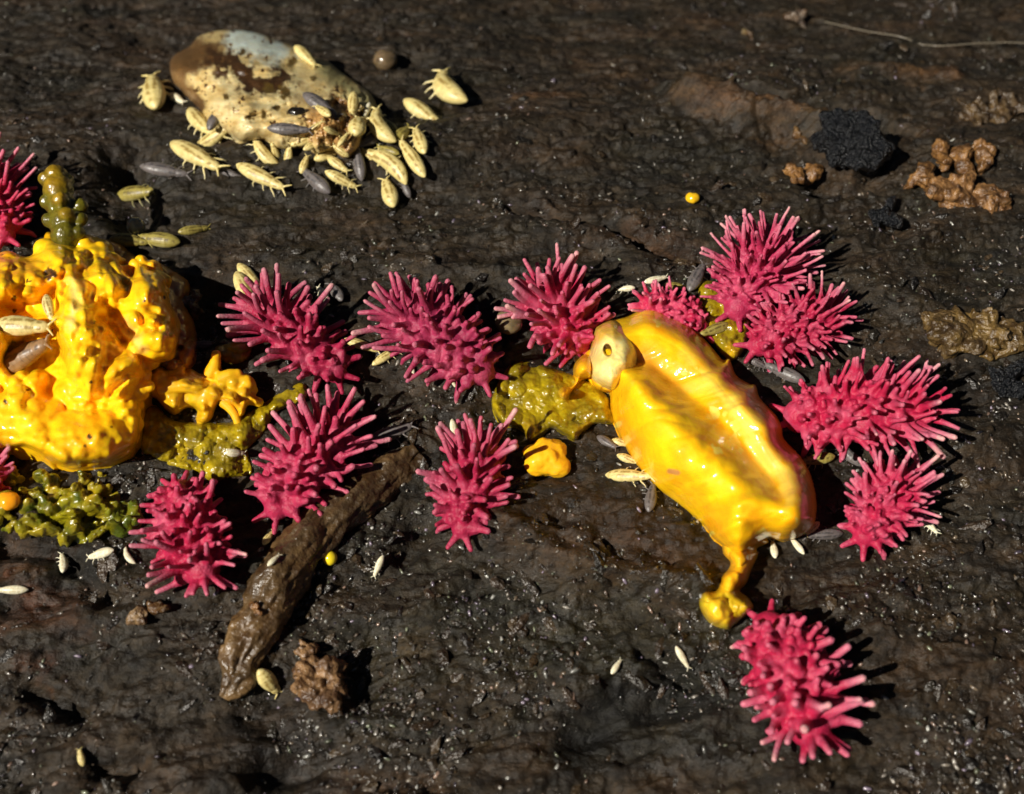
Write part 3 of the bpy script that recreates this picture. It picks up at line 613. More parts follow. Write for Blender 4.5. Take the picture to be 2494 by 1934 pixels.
lump('slime_blob', sit(*DD(1165, 990), .25), (.5, .48, .42), (.85, .48, .012), 'glossy yellow slime blob on the log between two pink springtails', 'slime blob', 'slime', 3, .10, .04,
     balls=[(0, 0, 0, .42), (.16, .18, .08, .3), (-.22, -.12, -.02, .32), (.25, -.2, -.02, .28), (-.1, .3, .1, .2), (-.3, .12, .0, .25)])
lump('slime_bead', sit(*DD(705, 1195), .12), .17, (.80, .62, .02), 'round yellow bead beside the twig shadow', 'bead', amp=.01)
lump('slime_bead', sit(*DD(26, 1079), .25), (.27, .22, .2), (.90, .36, .01), 'orange bead on the green slime bank at the left edge', 'bead', amp=.03)
lump('slime_bead', sit(*DD(1476, 431), .17), (.2, .16, .14), (.75, .44, .01), 'amber bead alone on the dark wood above the pink springtails', 'bead', amp=.04)
lump('brown_bead', sit(*DD(1086, 697), .2), (.36, .34, .28), (.10, .075, .04), 'brown glassy bead beside the widest pink springtail', 'bead', amp=.04, ncol=(.2, .15, .08))
lump('brown_bead', sit(*CP(1640, 330), .25), (.4, .38, .34), (.07, .05, .025), 'dark brown bead with a pale glint right of the grub shell', 'bead', amp=.04, ncol=(.16, .11, .06))
lump('black_bead', sit(*CP(1050, 645), .05), (.28, .15, .14), (.012, .009, .006), 'shiny black bead sitting on the grub shell', 'bead', amp=.05)
lump('water_drop', sit(*DD(295, 495), .25), (.26, .24, .24), (1, 1, 1), 'clear greenish drop resting on two olive springtails', 'drop', 'drop', amp=.02)
lump('slime_bead', sit(*C4(760, 0) if False else DD(780, 1098), .06), (.16, .13, .1), (.34, .2, .07), 'tan bead on the upper half of the twig', 'bead', amp=.03)

# ---------- moss-like green sprig on the mound
sg = empty('green_sprig', at3(*DD(150, 540), .8)); tag(sg, 'glossy dark green beaded sprig standing on the knobbly mound', 'sprig')
mb = MB()
path = [(150, 560, .9), (148, 535, 1.0), (142, 505, 1.2), (138, 475, 1.4), (130, 440, 1.6), (124, 405, 1.85), (120, 375, 2.05)]
rs = [.26, .34, .38, .40, .38, .38, .30]
for (x, y, z), r in zip(path, rs): mb.ball(at3(*DD(x, y), z), (r, r, r*1.1), 14, 10)
mb.tube([at3(*DD(x, y), z) for x, y, z in path], [r*.8 for r in rs], 10)
for x, y, z, r in ((98, 380, 2.0, .2), (142, 384, 2.0, .18), (172, 440, 1.7, .2), (170, 466, 1.6, .2), (98, 430, 1.7, .18), (104, 470, 1.5, .2), (168, 495, 1.3, .18), (130, 430, 2.0, .2), (140, 460, 1.8, .2)): mb.ball(at3(*DD(x, y), z), r)
me = remesh(mb.mesh(), .035, 3); Vv = verts(me); Vv += (fbm3(Vv*3, 4, 2)*.06)[:, None]; setverts(me, Vv)
t = (Vv[:, 2]-float(G(-11., 4., False))-.9)/1.2; C = lerpc(np.tile((.02, .025, .008), (len(Vv), 1)), (.16, .14, .008), t*1.6); C = lerpc(C, (.40, .24, .01), (t-.62)*4); setcol(me, C)
child('stem', me, M['olive'], sg)

# ---------- twig
tw = []
pl = [(895, 965, 36), (862, 990, 46), (815, 1025, 56), (760, 1060, 62), (700, 1105, 66), (640, 1170, 68), (595, 1240, 66), (565, 1300, 62), (540, 1350, 56), (515, 1400, 46), (500, 1450, 36), (478, 1490, 14)]
mb = MB(); P3 = []
for x, y, r in pl:
    rr_ = r*K*.0098*.82; P3.append(np.array([*at3(x*K, y*K, rr_*.55), rr_]))
P3 = spline(P3, False, 14)
mb.tube([p[:3] for p in P3], [(p[3]*1.05, p[3]*.8) for p in P3], 72)
me = mb.mesh(); Vv = verts(me); ax = np.array([p[:3] for p in P3]); near = ax[np.argmin(((Vv[:, None, :2]-ax[None, :, :2])**2).sum(-1), 1)]
nr = Vv-near; nr /= np.maximum(np.linalg.norm(nr, axis=1, keepdims=True), 1e-6)
ca = math.atan2(P3[-1][1]-P3[0][1], P3[-1][0]-P3[0][0]); al = (Vv[:, 0]*math.cos(ca)+Vv[:, 1]*math.sin(ca)); ac = (-Vv[:, 0]*math.sin(ca)+Vv[:, 1]*math.cos(ca))
q = np.stack([al*.9, ac*2.6, Vv[:, 2]*2.6], 1); h = fbm3(q, 6, 4)*.26-np.abs(fbm3(q*1.3+9, 16, 3))*.22+fbm3(Vv*6, 3, 2)*.05
setverts(me, Vv+nr*h[:, None]); n = fbm3(q*.8, 8, 3)
C = lerpc(np.tile((.15, .09, .036), (len(Vv), 1)), (.07, .044, .02), .5+2*n); C = lerpc(C, (.20, .115, .04), (h-.02)*4)
setcol(me, C); twig = link('twig', me, M['stick']); tag(twig, 'short brown wet twig lying diagonally below the pink springtails', 'twig'); add_bvh(twig)

# ---------- pink spiny springtails
def spiny(a, b, wd, label, seed, rows=9, per=9, sl_=.75, sr=.062, lift=.0, rear=1.0, tint=0, fan=.9, pale=.0, tilt=0.0):
    """a = head end, b = rear end, in overview pixels on the wood; wd = half width of the trunk in mm"""
    rr = random.Random(seed)
    wd *= 1.1; a, b = (a[0]-(b[0]-a[0])*.06, a[1]-(b[1]-a[1])*.06), (b[0]+(b[0]-a[0])*.07, b[1]+(b[1]-a[1])*.07); zc = wd*.62
    pa = at3(a[0]*K, a[1]*K, zc+.1); pb = at3(b[0]*K, b[1]*K, zc+.1+tilt)
    pa = Vector(pa); pb = Vector(pb)
    ax = pb-pa; L = ax.length; t = ax.normalized(); side = t.cross(Vector((0, 0, 1))).normalized(); up = side.cross(t)
    mid = (pa+pb)/2; mb = MB()
    def rad(s): return wd*1.08*(.42+.62*math.sin(math.pi*min(max(.06+.80*s, 0), 1))**.8) if s < .98 else wd*.62
    n = 16; pts = []; rads = []
    arch = .10*L
    def axp(s): return pa+ax*s+up*(arch*math.sin(math.pi*s)*.6)+side*(math.sin(s*3.1+seed)*.05*L*.3)-mid
    for i in range(n+1):
        s = i/n; e = math.sqrt(max(0, 1-(2*s-1)**6)); pts.append(axp(s)); r = rad(s)*max(e, .25)*(1+.07*math.cos(s*rows*2*math.pi)); rads.append((r, r*.78))
    mb.tube(pts, rads, 20)
    mb.ball(axp(.04), (rad(.05)*.8,)*3, 14, 10); mb.ball(axp(.95), (rad(.9)*.75,)*3, 14, 10)
    for i in range(rows):
        s = (i+.5)/rows*.96+.02
        k = per-1 + (1 if i % 2 else 0)
        if i == 0: k = max(per-5, 3)
        off = rr.uniform(-8, 8)
        for j in range(k):
            ph = (-102+204*(j+.5)/k+rr.uniform(-9, 9))+off
            ss = s+rr.uniform(-.03, .03); c_ = axp(ss); r = rad(ss)
            nrm = side*math.sin(R(ph))+up*math.cos(R(ph))
            lean = (ss-.42)*2*fan*.75+rr.uniform(-.2, .2)
            d = (nrm+t*lean+Vector((rr.uniform(-.16, .16), rr.uniform(-.16, .16), rr.uniform(-.12, .12)))).normalized()
            LL = sl_*(.42+.5*min(max(ss*1.4, 0), 1)*rear)*rr.uniform(.65, 1.06)*(1.0 if abs(ph) > 35 or ss > .7 else .75)
            if rr.random() < .12: LL *= .5
            st = c_+side*math.sin(R(ph))*r*.72+up*math.cos(R(ph))*r*.55
            cur = Vector((rr.uniform(-.32, .32), rr.uniform(-.32, .32), rr.uniform(-.12, .34)))*LL
            q = [st, st+d*(.2*wd+.1), st+d*(.2*wd+LL*.38)+cur*.2, st+d*(.2*wd+LL*.7)+cur*.55, st+d*(.2*wd+LL)+cur]
            m_ = sr*.84*rr.uniform(.8, 1.25); mb.tube(spline(q, False, 2), [m_*k_ for k_ in (3.0, 2.4, 1.9, 1.5, 1.25, 1.14, 1.08, 1.05, 1.0)], 8)
        for j in range(3):                   # low knobs between the long processes
            ph = rr.uniform(-80, 80); ss = s+rr.uniform(-.05, .05); r = rad(ss); c_ = axp(ss)
            d = (side*math.sin(R(ph))+up*math.cos(R(ph))).normalized(); st = c_+side*math.sin(R(ph))*r*.8+up*math.cos(R(ph))*r*.62
            mb.tube([st, st+d*.1, st+d*rr.uniform(.18, .3)+t*rr.uniform(-.08, .1)], [sr*2.0, sr*1.6, sr*1.1], 8)
    for j in range(5):                       # fan of long processes round the rear end
        ph = -75+150*(j+.5)/5; el = rr.uniform(-.1, .9)
        d = (t*rr.uniform(.8, 1.2)+side*math.sin(R(ph))*.9+up*el).normalized(); st = axp(.97); LL = sl_*rear*rr.uniform(.5, .85)
        mb.tube([st, st+d*(wd*.6), st+d*(wd*.6+LL*.5)+Vector((0, 0, .03)), st+d*(wd*.6+LL)], [sr*2, sr*1.5, sr, sr*.8], 8)
    for sgn in (-1, 1):                      # antennae and six short legs
        st = axp(.03); d = (-t+side*sgn*.55-up*.1).normalized(); mb.tube([st, st+d*wd*.55, st+d*(wd*.62+.28)], [.12, .09, .06], 8)
        for k_ in range(3):
            s = .2+.2*k_; st = axp(s)-up*rad(s)*.35; d = (side*sgn*1.0-t*(.5-.4*k_)-up*.35).normalized(); e = st+d*(wd*.95+.22)
            mb.tube([st, st+d*wd*.8, e, e-Vector((0, 0, .14))+d*.08], [.13, .11, .075, .045], 8)
    me = remesh(mb.mesh(), .03, 3, .5)
    Vv = verts(me); A = np.array([tuple(axp(i/20)) for i in range(21)])
    dm = np.sqrt(((Vv[:, None, :]-A[None])**2).sum(-1)); ai = dm.argmin(1); dist = dm.min(1); rr_a = np.array([rad(i/20) for i in range(21)])[ai]
    e = np.clip((dist-rr_a*.85)/(sl_*.95), 0, 1.3); nz = fbm3(Vv*3+seed, seed, 3)
    low = np.clip((-Vv@np.array(tuple(up))-wd*.35)/(wd*.4), 0, 1)*np.clip(e*2, 0, 1)
    jt = random.Random(seed*7+1); tint = min(1, tint+jt.uniform(0, .35)); gl = jt.uniform(.88, 1.12)
    core = np.array([.42, .012, .055])*(1-tint)+np.array([.33, .03, .09])*tint  # deep pink trunk; the dark of the crevices is put into it too
    C = np.tile(core, (len(Vv), 1)); C = lerpc(C, (.49, .075, .14), .1+nz*1.5+e*.8); C = lerpc(C, (.54, .19, .25), (e-.45)*1.5); C = C*gl
    C = lerpc(C, (.75, .52, .42), (e-.95)*1.5+low*.8*pale+low*.25)
    setcol(me, C)
    Vv = Vv+0; o = link('spiny_springtail', me, M['pink']); o.location = mid
    tag(o, label, 'springtail', 'pink spiny springtails on the log')
    return o
spiny((5, 500), (-25, 390), .5, 'spiny pink springtail half cut off by the left edge, above the knobbly yellow mound', 1, sl_=.95, per=9, rear=1)
spiny((712, 795), (572, 672), .44, 'slim spiny pink springtail right of the yellow net, rear pointing up left', 2, rows=8, per=8, sl_=.92, sr=.078, rear=1.15)
spiny((1020, 790), (865, 672), .60, 'widest spiny pink springtail, next to the brown glassy bead', 3, rows=9, per=9, sl_=.9, sr=.075, tint=.5, pale=.6)
spiny((1240, 735), (1165, 640), .46, 'spiny pink springtail touching the cream cap of the large yellow lobe', 4, rows=9, sl_=1.0, sr=.072, per=9, rear=1.15)
spiny((1490, 695), (1390, 655), .36, 'small spiny pink springtail half hidden behind the large yellow lobe', 5, rows=7, sl_=.5, sr=.055)
spiny((1575, 655), (1635, 545), .58, 'topmost spiny pink springtail with the densest upright bristles', 6, rows=12, per=12, sl_=.92, sr=.057, tint=.55, rear=1.15, tilt=.3)
spiny((1620, 735), (1755, 685), .46, 'spiny pink springtail lying just below the topmost bristly one', 7, rows=11, per=10, sl_=.76, sr=.058, rear=1.1)
spiny((1710, 885), (1945, 885), .66, 'longest spiny pink springtail lying level at the right, bristles like combs', 8, rows=12, per=10, sl_=.82, sr=.064, rear=1.1)
spiny((1845, 1140), (1920, 1035), .44, 'spiny pink springtail pointing down left, right of the large lobe bottom', 9, rows=10, per=10, sl_=.64, sr=.058, rear=1.1)
spiny((1640, 1345), (1725, 1545), .60, 'large spiny pink springtail at the bottom right touching the slime drip', 10, rows=9, per=9, sl_=.74, sr=.085, fan=.6, pale=.8)
spiny((990, 1125), (1015, 975), .42, 'spiny pink springtail with widely spaced arms, left of the glossy yellow blob', 11, rows=8, per=8, sl_=.9, sr=.074, pale=.3)
spiny((595, 1080), (705, 930), .50, 'spiny pink springtail climbing against the upper side of the twig', 12, rows=8, per=8, sl_=.95, sr=.08, rear=1.1, tint=.3, pale=.5)
spiny((385, 1055), (430, 1215), .52, 'spiny pink springtail left of the twig, below the olive carpet', 13, rows=9, per=8, sl_=.75, sr=.07, rear=.95, fan=.7)
spiny((-40, 1080), (-30, 985), .34, 'spiny pink springtail of which only arm tips show at the left edge', 14, rows=7, per=8, sl_=.5)

# ---------- small smooth springtails
def tiny(kind, bend, legs):
    mb = MB(); n = 22
    def axp(s):
        x = s-.5; return Vector((x, bend*(4*x*x)*.5, .02-.05*s*s))
    prof = [(0, .12), (.04, .38), (.1, .62), (.2, .86), (.33, 1), (.46, 1), (.6, .92), (.72, .76), (.78, .62), (.84, .62), (.9, .58), (.96, .42), (1, .15)]
    pts = []; rads = []
    for i in range(n+1):
        s = i/n; r = np.interp(s, [p[0] for p in prof], [p[1] for p in prof])*.145*(1+.012*math.cos(s*60)); pts.append(axp(s)); rads.append((r, r*.82))
    mb.tube(pts, rads, 16)
    rr = random.Random(int(bend*100)+7)
    for sg in (-1, 1):
        a = axp(.95); mb.tube([a, a+Vector((.07, sg*.05, .02)), a+Vector((.15, sg*.12, .0))], [.026, .02, .013], 6)
        if legs:
            for k, s in enumerate((.5, .62, .74)):
                a = axp(s); ln = (.05, .0, .05)[k]*(k-1)
                mb.tube([a, a+Vector((ln, sg*.12, -.02)), a+Vector((ln*2+.02, sg*.18, -.06)), a+Vector((ln*2+.04, sg*.22, -.11))], [.03, .02, .015, .011], 6)
    me = remesh(mb.mesh(), .0105, 2)
    Vv = verts(me); n1 = fbm3(Vv*14, 3, 3); body = np.abs(Vv[:, 1]-bend*2*Vv[:, 0]**2); seg = np.cos((Vv[:, 0]+.5)*75)
    if kind == 'yellow': base, dark, lim = (.68, .57, .24), (.32, .22, .06), (.74, .67, .40)
    elif kind == 'grey': base, dark, lim = (.135, .12, .12), (.055, .05, .052), (.22, .215, .22)
    elif kind == 'brown': base, dark, lim = (.26, .16, .08), (.10, .06, .03), (.4, .25, .1)
    elif kind == 'olive': base, dark, lim = (.30, .25, .06), (.12, .09, .02), (.50, .48, .28)
    elif kind == 'white': base, dark, lim = (.78, .74, .56), (.58, .52, .34), (.82, .8, .7)
    C = np.tile(base, (len(Vv), 1)); a = np.clip(1.2-np.abs(body-.045)/.03, 0, 1)*(.45+1.8*n1)*(Vv[:, 2] > .03)*(np.abs(Vv[:, 0]) < .4)
    C = lerpc(C, dark, a*1.8); C = lerpc(C, dark, np.clip(seg-.75, 0, 1)*(2.4 if kind == 'brown' else 1.1)*(Vv[:, 0] < .28)*(1 if kind != 'white' else .3)+(n1-.2)*.8)
    C = lerpc(C, lim, (body-.12)*12); setcol(me, C); return me
PROT = {}
def springtail(p1, p2, kind, label, w_=1.0, bend=0, legs=True, sink=.35):
    """p1 = tail, p2 = head, photo pixels; laid on whatever surface is there"""
    key = (kind, bend, legs)
    if key not in PROT: PROT[key] = tiny(kind, bend, legs); PROT[key].materials.append(M['bug'])
    h1 = hit(*p1); h2 = hit(*p2); m_ = ((p1[0]+p2[0])/2, (p1[1]+p2[1])/2); hm = hit(*m_)
    nrm = (h1[1]*.5+h2[1]*.5+hm[1]+Vector((0, -.25, 1.0))).normalized()
    a, b = h1[0], h2[0]
    exp = max((Vector(at_abs(*p1, hm[0].z))-Vector(at_abs(*p2, hm[0].z))).length, .05)
    x = (b-a)
    if x.length > 1.35*exp or x.length < .7*exp: x = Vector(at_abs(*p2, hm[0].z))-Vector(at_abs(*p1, hm[0].z))
    L = x.length; x.normalize(); z = (nrm-x*nrm.dot(x)).normalized(); y = z.cross(x)
    L *= 1.05; wy = L*w_*1.0; r = .13*wy
    mt = Matrix((x*L, y*wy, z*wy)).transposed().to_4x4(); mt.translation = hm[0]+z*(r*(1-sink)+.045)
    o = bpy.data.objects.new('springtail', PROT[key]); col.objects.link(o); o.matrix_world = mt
    tag(o, label, 'springtail', {'yellow': 'small yellow springtails', 'grey': 'small grey springtails', 'white': 'tiny white springtails', 'brown': 'small yellow springtails', 'olive': 'small yellow springtails'}[kind])
    return o
def S(c, x1, y1, x2, y2, kind, label, **k): springtail(c(x1, y1), c(x2, y2), kind, label, **k)
Yl, Gr, Wh = 'yellow', 'grey', 'white'
S(CP, 130, 660, 95, 440, Yl, 'yellow springtail standing alone left of the grub shell, head up', w_=1.25)
S(CP, 2095, 630, 1960, 420, Yl, 'yellow springtail farthest right of the grub shell, curled with head up left', w_=1.2, bend=-.3)
S(CP, 1760, 600, 1990, 740, Yl, 'yellow springtail just below the curled one at the far right of the swarm', w_=1.3)
S(CP, 1800, 1210, 1745, 1090, Gr, 'dark grey springtail beside the lowest yellow one under the swarm', w_=1.2)
S(CP, 1695, 1295, 1635, 1110, Yl, 'lowest yellow springtail of the swarm, below its right end', w_=1.5, legs=False)
S(CP, 1815, 1085, 1525, 880, Yl, 'mottled yellow springtail at the bottom right of the swarm with legs to the left', w_=.95, bend=.3)
S(CP, 1895, 1090, 1740, 850, Yl, 'slender yellow springtail lying outermost along the swarm right side', w_=.95, legs=False)
S(CP, 1905, 940, 1840, 770, Yl, 'green tinged short springtail at the right side of the swarm, head up', w_=1.15)
S(CP, 1640, 890, 1530, 665, Yl, 'peach coloured bent springtail hugging the right end of the grub shell', w_=1.1, bend=-.3, sink=.1)
S(CP, 1690, 860, 1790, 760, 'olive', 'olive springtail tucked between the peach bent one and the slender ones', w_=1.5, legs=False)
S(CP, 1730, 930, 1590, 880, 'olive', 'olive springtail half under the mottled yellow one in the swarm', w_=1.1, legs=False)
S(CP, 1600, 820, 1450, 880, Gr, 'small dark grey springtail crossing behind the peach bent one', w_=1.2, legs=False)
S(CP, 1490, 1100, 1450, 880, Gr, 'upright dark grey springtail under the right end of the grub shell', w_=1.15, legs=False)
S(CP, 1430, 830, 1450, 710, Yl, 'rounded yellow springtail on the crumbled end of the grub shell', w_=2.0, legs=False)
S(CP, 1100, 545, 1310, 680, Gr, 'big grey springtail lying on top of the grub shell', w_=1.1, legs=False)
S(CP, 865, 755, 1130, 765, Gr, 'long grey springtail lying level on the grub shell below the black bead', w_=1.0, legs=False)
S(CP, 1030, 235, 1165, 350, Yl, 'yellow springtail on the upper rim of the grub shell', w_=1.3, legs=False)
S(CP, 1430, 530, 1415, 690, Yl, 'pale springtail head down on the crumbled right part of the grub shell', w_=1.1, legs=False)
S(CP, 1515, 585, 1480, 680, Wh, 'tiny pale springtail at the right rim of the grub shell', w_=1.1, legs=False)
S(CP, 330, 665, 490, 820, Yl, 'yellow springtail at the lower left of the grub shell, tail up', w_=1.0, bend=.12)
S(CP, 395, 910, 620, 735, Yl, 'yellow springtail climbing up right onto the grub shell at its lower left', w_=1.0)
S(CP, 490, 780, 545, 640, Gr, 'grey springtail on the lower left flank of the grub shell', w_=1.4, legs=False)
S(CP, 235, 885, 535, 1035, Yl, 'long yellow springtail walking right, just above the legged grey one', w_=.95)
S(CP, 25, 1010, 325, 1060, Gr, 'pale grey springtail with clear legs lowest left of the swarm', w_=.95)
S(CP, 535, 1030, 685, 1085, Gr, 'small plain grey springtail between two long yellow walkers', w_=1.0, legs=False)
S(CP, 670, 1005, 965, 1150, Yl, 'long yellow springtail walking right on bare wood below the grub shell middle', w_=.9)
S(CP, 895, 1035, 735, 810, Yl, 'bent yellow springtail under the grub shell with legs spread to the left', w_=1.0, bend=-.3)
S(CP, 1000, 1000, 1010, 850, Yl, 'bright yellow springtail head up below the grub shell', w_=1.4, legs=False)
S(CP, 1165, 815, 1010, 865, Yl, 'bright yellow springtail lying level against the lower rim of the grub shell', w_=1.4, legs=False)
S(CP, 1165, 970, 1310, 915, Yl, 'plump golden springtail in the lower middle of the swarm', w_=1.5, legs=False)
S(CP, 1090, 900, 1200, 840, Yl, 'yellow springtail leaning on the crumbled lower rim of the grub shell', w_=1.3, legs=False)
S(CP, 1390, 930, 1290, 860, Yl, 'honey coloured springtail wedged between grub shell and plump golden one', w_=1.3, legs=False)
S(CP, 1270, 690, 1180, 620, Yl, 'pale springtail right beside the big grey one on the grub shell', w_=1.2, legs=False)
S(CP, 1330, 880, 1390, 790, Yl, 'dull yellow springtail upright in the crumbs of the grub shell', w_=1.2, legs=False)
S(CP, 1560, 760, 1490, 640, Yl, 'cream springtail head up between rim and peach coloured one', w_=1.1, legs=False)
S(CP, 1700, 800, 1610, 700, 'olive', 'olive springtail beside the back of the peach bent one', w_=1.2, legs=False)
S(CP, 1130, 770, 1220, 700, Yl, 'light springtail just right of the level grey one on the grub shell', w_=1.2, legs=False)
S(CP, 940, 930, 890, 830, Yl, 'short yellow springtail left of the bright head up one', w_=1.4, legs=False)
S(CP, 1075, 1055, 1115, 940, Yl, 'pale upright springtail left of the plump golden one', w_=1.4, legs=False)
S(CP, 1260, 960, 1385, 1045, Yl, 'golden springtail half hidden right below the plump one', w_=1.3, legs=False)
S(CP, 1240, 1040, 1440, 1140, Yl, 'mottled golden springtail on the wood right of the legged dark grey one', w_=1.1)
S(CP, 1275, 1190, 1100, 1040, Gr, 'legged dark grey springtail below the lower middle of the swarm', w_=1.2)
S(CP, 1210, 750, 1310, 790, Yl, 'small bright yellow springtail in the crumbled end of the grub shell', w_=1.3, legs=False)
S(CP, 215, 545, 300, 590, Wh, 'tiny white springtail close to the left flank of the grub shell', w_=1.4, legs=False)
S(DD, 262, 425, 335, 412, 'olive', 'olive springtail with pale head in shade under the legged grey one', w_=1.2)
S(DD, 380, 498, 443, 488, 'olive', 'olive springtail alone right of the clear drop', w_=1.1, legs=False)
S(DD, 240, 515, 320, 520, 'olive', 'olive springtail under the left side of the clear drop', w_=1.2, legs=False)
S(DD, 387, 525, 300, 512, 'olive', 'olive springtail under the right side of the clear drop', w_=1.2, legs=False)
S(C4, 130, 95, 300, 290, Yl, 'yellow springtail nestled in the tail bristles of the slim pink one, upper of two', w_=1.1, legs=False)
S(C4, 115, 165, 240, 420, Yl, 'yellow springtail nestled in the tail bristles of the slim pink one, lower of two', w_=1.1, legs=False)
S(C4, 765, 365, 700, 250, Wh, 'tiny white springtail between the slim and the widest pink ones', w_=1.3)
S(C4, 870, 360, 785, 235, Gr, 'grey springtail beside the tiny white one between two pink ones', w_=1.3, legs=False)
S(C4, 880, 625, 1120, 700, Yl, 'yellow springtail on the wood left of the widest pink one', w_=1.0, legs=False)
S(C4, 1090, 810, 1290, 675, Yl, 'yellow springtail peeping from under the widest pink one', w_=.95)
S(C4, 1380, 890, 1370, 790, Wh, 'pale springtail under the belly of the widest pink one', w_=1.3, legs=False)
S(C4, 1645, 880, 1690, 965, Wh, 'narrow white springtail below the head of the widest pink one', w_=.9, legs=False)
S(DD, 18, 712, 128, 714, Yl, 'cream springtail lying level in the yellow mound', w_=1.25, legs=False, sink=-1.2)
S(DD, 52, 808, 142, 748, 'brown', 'ringed brown springtail lying in the hollow of the yellow mound', w_=1.4, legs=False, sink=-.8)
S(DD, 112, 640, 122, 690, Yl, 'short cream springtail upright on the yellow mound', w_=1.2, legs=False, sink=-.6)
S(DD, 413, 742, 468, 738, Gr, 'grey springtail on the wood right of the yellow mound', w_=1.3)
S(B2, 360, 530, 475, 555, Yl, 'uppermost pale springtail at the left side of the large lobe', w_=1.5, legs=False)
S(B2, 395, 610, 530, 660, Yl, 'middle pale springtail at the left side of the large lobe', w_=1.2, legs=False)
S(B2, 345, 730, 600, 735, Yl, 'legged pale springtail creeping under the left side of the large lobe', w_=.95)
S(B2, 570, 950, 600, 790, Gr, 'grey springtail head up below the left side of the large lobe', w_=1.2)
S(B2, 285, 510, 390, 570, Gr, 'dim grey springtail at the lower edge of the olive patch', w_=1.3, legs=False)
S(B2, 1665, 620, 1480, 650, 'olive', 'tan springtail sticking out at the right side of the large lobe', w_=1.2)
S(B2, 1705, 1060, 1500, 1075, Gr, 'grey springtail walking left to the bottom of the large lobe', w_=.95)
S(B2, 1320, 1220, 1305, 1120, Wh, 'white springtail under the bottom of the large lobe, left of two', w_=1.3, legs=False)
S(B2, 1495, 1190, 1415, 1090, Wh, 'white springtail under the bottom of the large lobe, right of two', w_=1.0, legs=False)
S(B2, 1575, 1010, 1505, 1075, Yl, 'cream springtail head against the lower right corner of the large lobe', w_=1.2, legs=False)
S(B3, 400, 1035, 520, 1090, Gr, 'small grey springtail between the yellow lobe and two pink ones, left of the bigger grey', w_=1.2)
S(B3, 745, 1180, 510, 1075, Gr, 'bigger legged grey springtail between the yellow lobe and the longest pink one', w_=1.0)
S(B3, 280, 845, 110, 900, 'olive', 'pale olive springtail on the upper right rim of the large lobe', w_=1.1, legs=False)
S(B3, 1080, 1690, 910, 1540, Gr, 'grey springtail under the belly of the longest pink one', w_=1.05)
S(B1, 1680, 530, 1800, 310, Gr, 'grey springtail left of the topmost pink one', w_=1.2)
S(B1, 1240, 480, 1100, 495, Wh, 'white springtail left above the half hidden pink one', w_=1.2)
S(B1, 1310, 440, 1490, 395, Wh, 'white springtail right above the half hidden pink one', w_=1.0, legs=False)
S(B1, 1480, 470, 1660, 480, 'olive', 'olive springtail behind the half hidden pink one', w_=1.2, legs=False)
S(DD, 815, 1185, 797, 1228, Wh, 'white springtail alone on bare wood between the twig and a pink one', w_=1.1)
S(DD, 248, 1178, 195, 1192, Wh, 'white springtail lying level below the green slime bank', w_=1.2)
S(DD, 282, 1208, 262, 1172, Wh, 'white bent springtail touching the level one below the green bank', w_=1.0, legs=False, bend=-.3)
S(DD, 136, 1228, 134, 1188, Wh, 'white upright springtail below the green slime bank', w_=1.1, bend=.12)
S(DD, 62, 1256, -5, 1258, Wh, 'white springtail at the left edge on reddish wood', w_=1.0, legs=False)
S(DD, 548, 1422, 590, 1470, Yl, 'plump cream springtail by the lower end of the twig', w_=1.6, legs=False)
S(DD, 178, 1632, 170, 1598, Yl, 'tiny cream springtail near the bottom left corner', w_=1.6, legs=False)
S(DD, 1300, 1437, 1320, 1408, Wh, 'short white springtail on open wood left of the slanted crack', w_=1.2, legs=False)
S(DD, 1440, 1378, 1466, 1422, Wh, 'white springtail at the slanted crack below the slime drip', w_=1.0, legs=False)
S(DD, 1968, 1112, 1998, 1142, Wh, 'small white springtail on wood right of the down left pointing pink one', w_=1.1)
S(DD, 785, 952, 880, 912, Gr, 'dim grey springtail above the upper end of the twig', w_=1.1)
S(DD, 478, 963, 518, 965, Wh, 'white springtail on the olive carpet beside the twig climbing pink one', w_=1.4, legs=False)
S(DD, 562, 1166, 582, 1138, Yl, 'cream springtail in the angle between pink one and twig', w_=1.5, legs=False)
S(DD, 572, 1212, 596, 1188, Wh, 'tiny white springtail lying on the twig', w_=1.2, legs=False)
S(DD, 963, 900, 972, 945, Wh, 'white springtail behind the tail of the pink one with widely spaced arms', w_=1.0, legs=False)

# ---------- wood chips, grains
def chunk(px, py, size, colr, ncol, label, seed, cat='wood chip', name='wood_chip', m='crumb', balls=None, rot=0, voxel=.05):
    rr = random.Random(seed); bl = []
    for k in range(balls or 9):
        bl.append((rr.uniform(-.7, .7)*size[0], rr.uniform(-.7, .7)*size[1], rr.uniform(-.2, .5)*size[2], tuple(s*rr.uniform(.4, .68) for s in size)))
    mb = MB()
    for (dx, dy, dz, r) in bl: mb.ball((dx, dy, dz), r, 5, 3, Matrix.Rotation(rr.uniform(0, 3), 4, (rr.random(), rr.random(), rr.random()+.1)))
    me = remesh(mb.mesh(), voxel*.8, 1, .3); Vv = verts(me); nr = Vv/np.maximum(np.linalg.norm(Vv, axis=1, keepdims=True), 1e-6)
    Vv = Vv+nr*(fbm3(Vv*2.2+seed, seed, 2)*.3+np.abs(fbm3(Vv*5, seed+2, 3))*.16-.05)[:, None]; c, s = math.cos(R(rot)), math.sin(R(rot))
    Vv = np.stack([Vv[:, 0]*c-Vv[:, 1]*s, Vv[:, 0]*s+Vv[:, 1]*c, Vv[:, 2]], 1); setverts(me, Vv)
    setcol(me, lerpc(np.tile(colr, (len(Vv), 1)), ncol, .5+1.8*fbm3(Vv*2.5, seed+9, 3)))
    o = link(name, me, M[m]); o.location = sit(px, py, size[2]*.35); tag(o, label, cat); return o
tan_, dk = (.26, .13, .04), (.10, .05, .018)
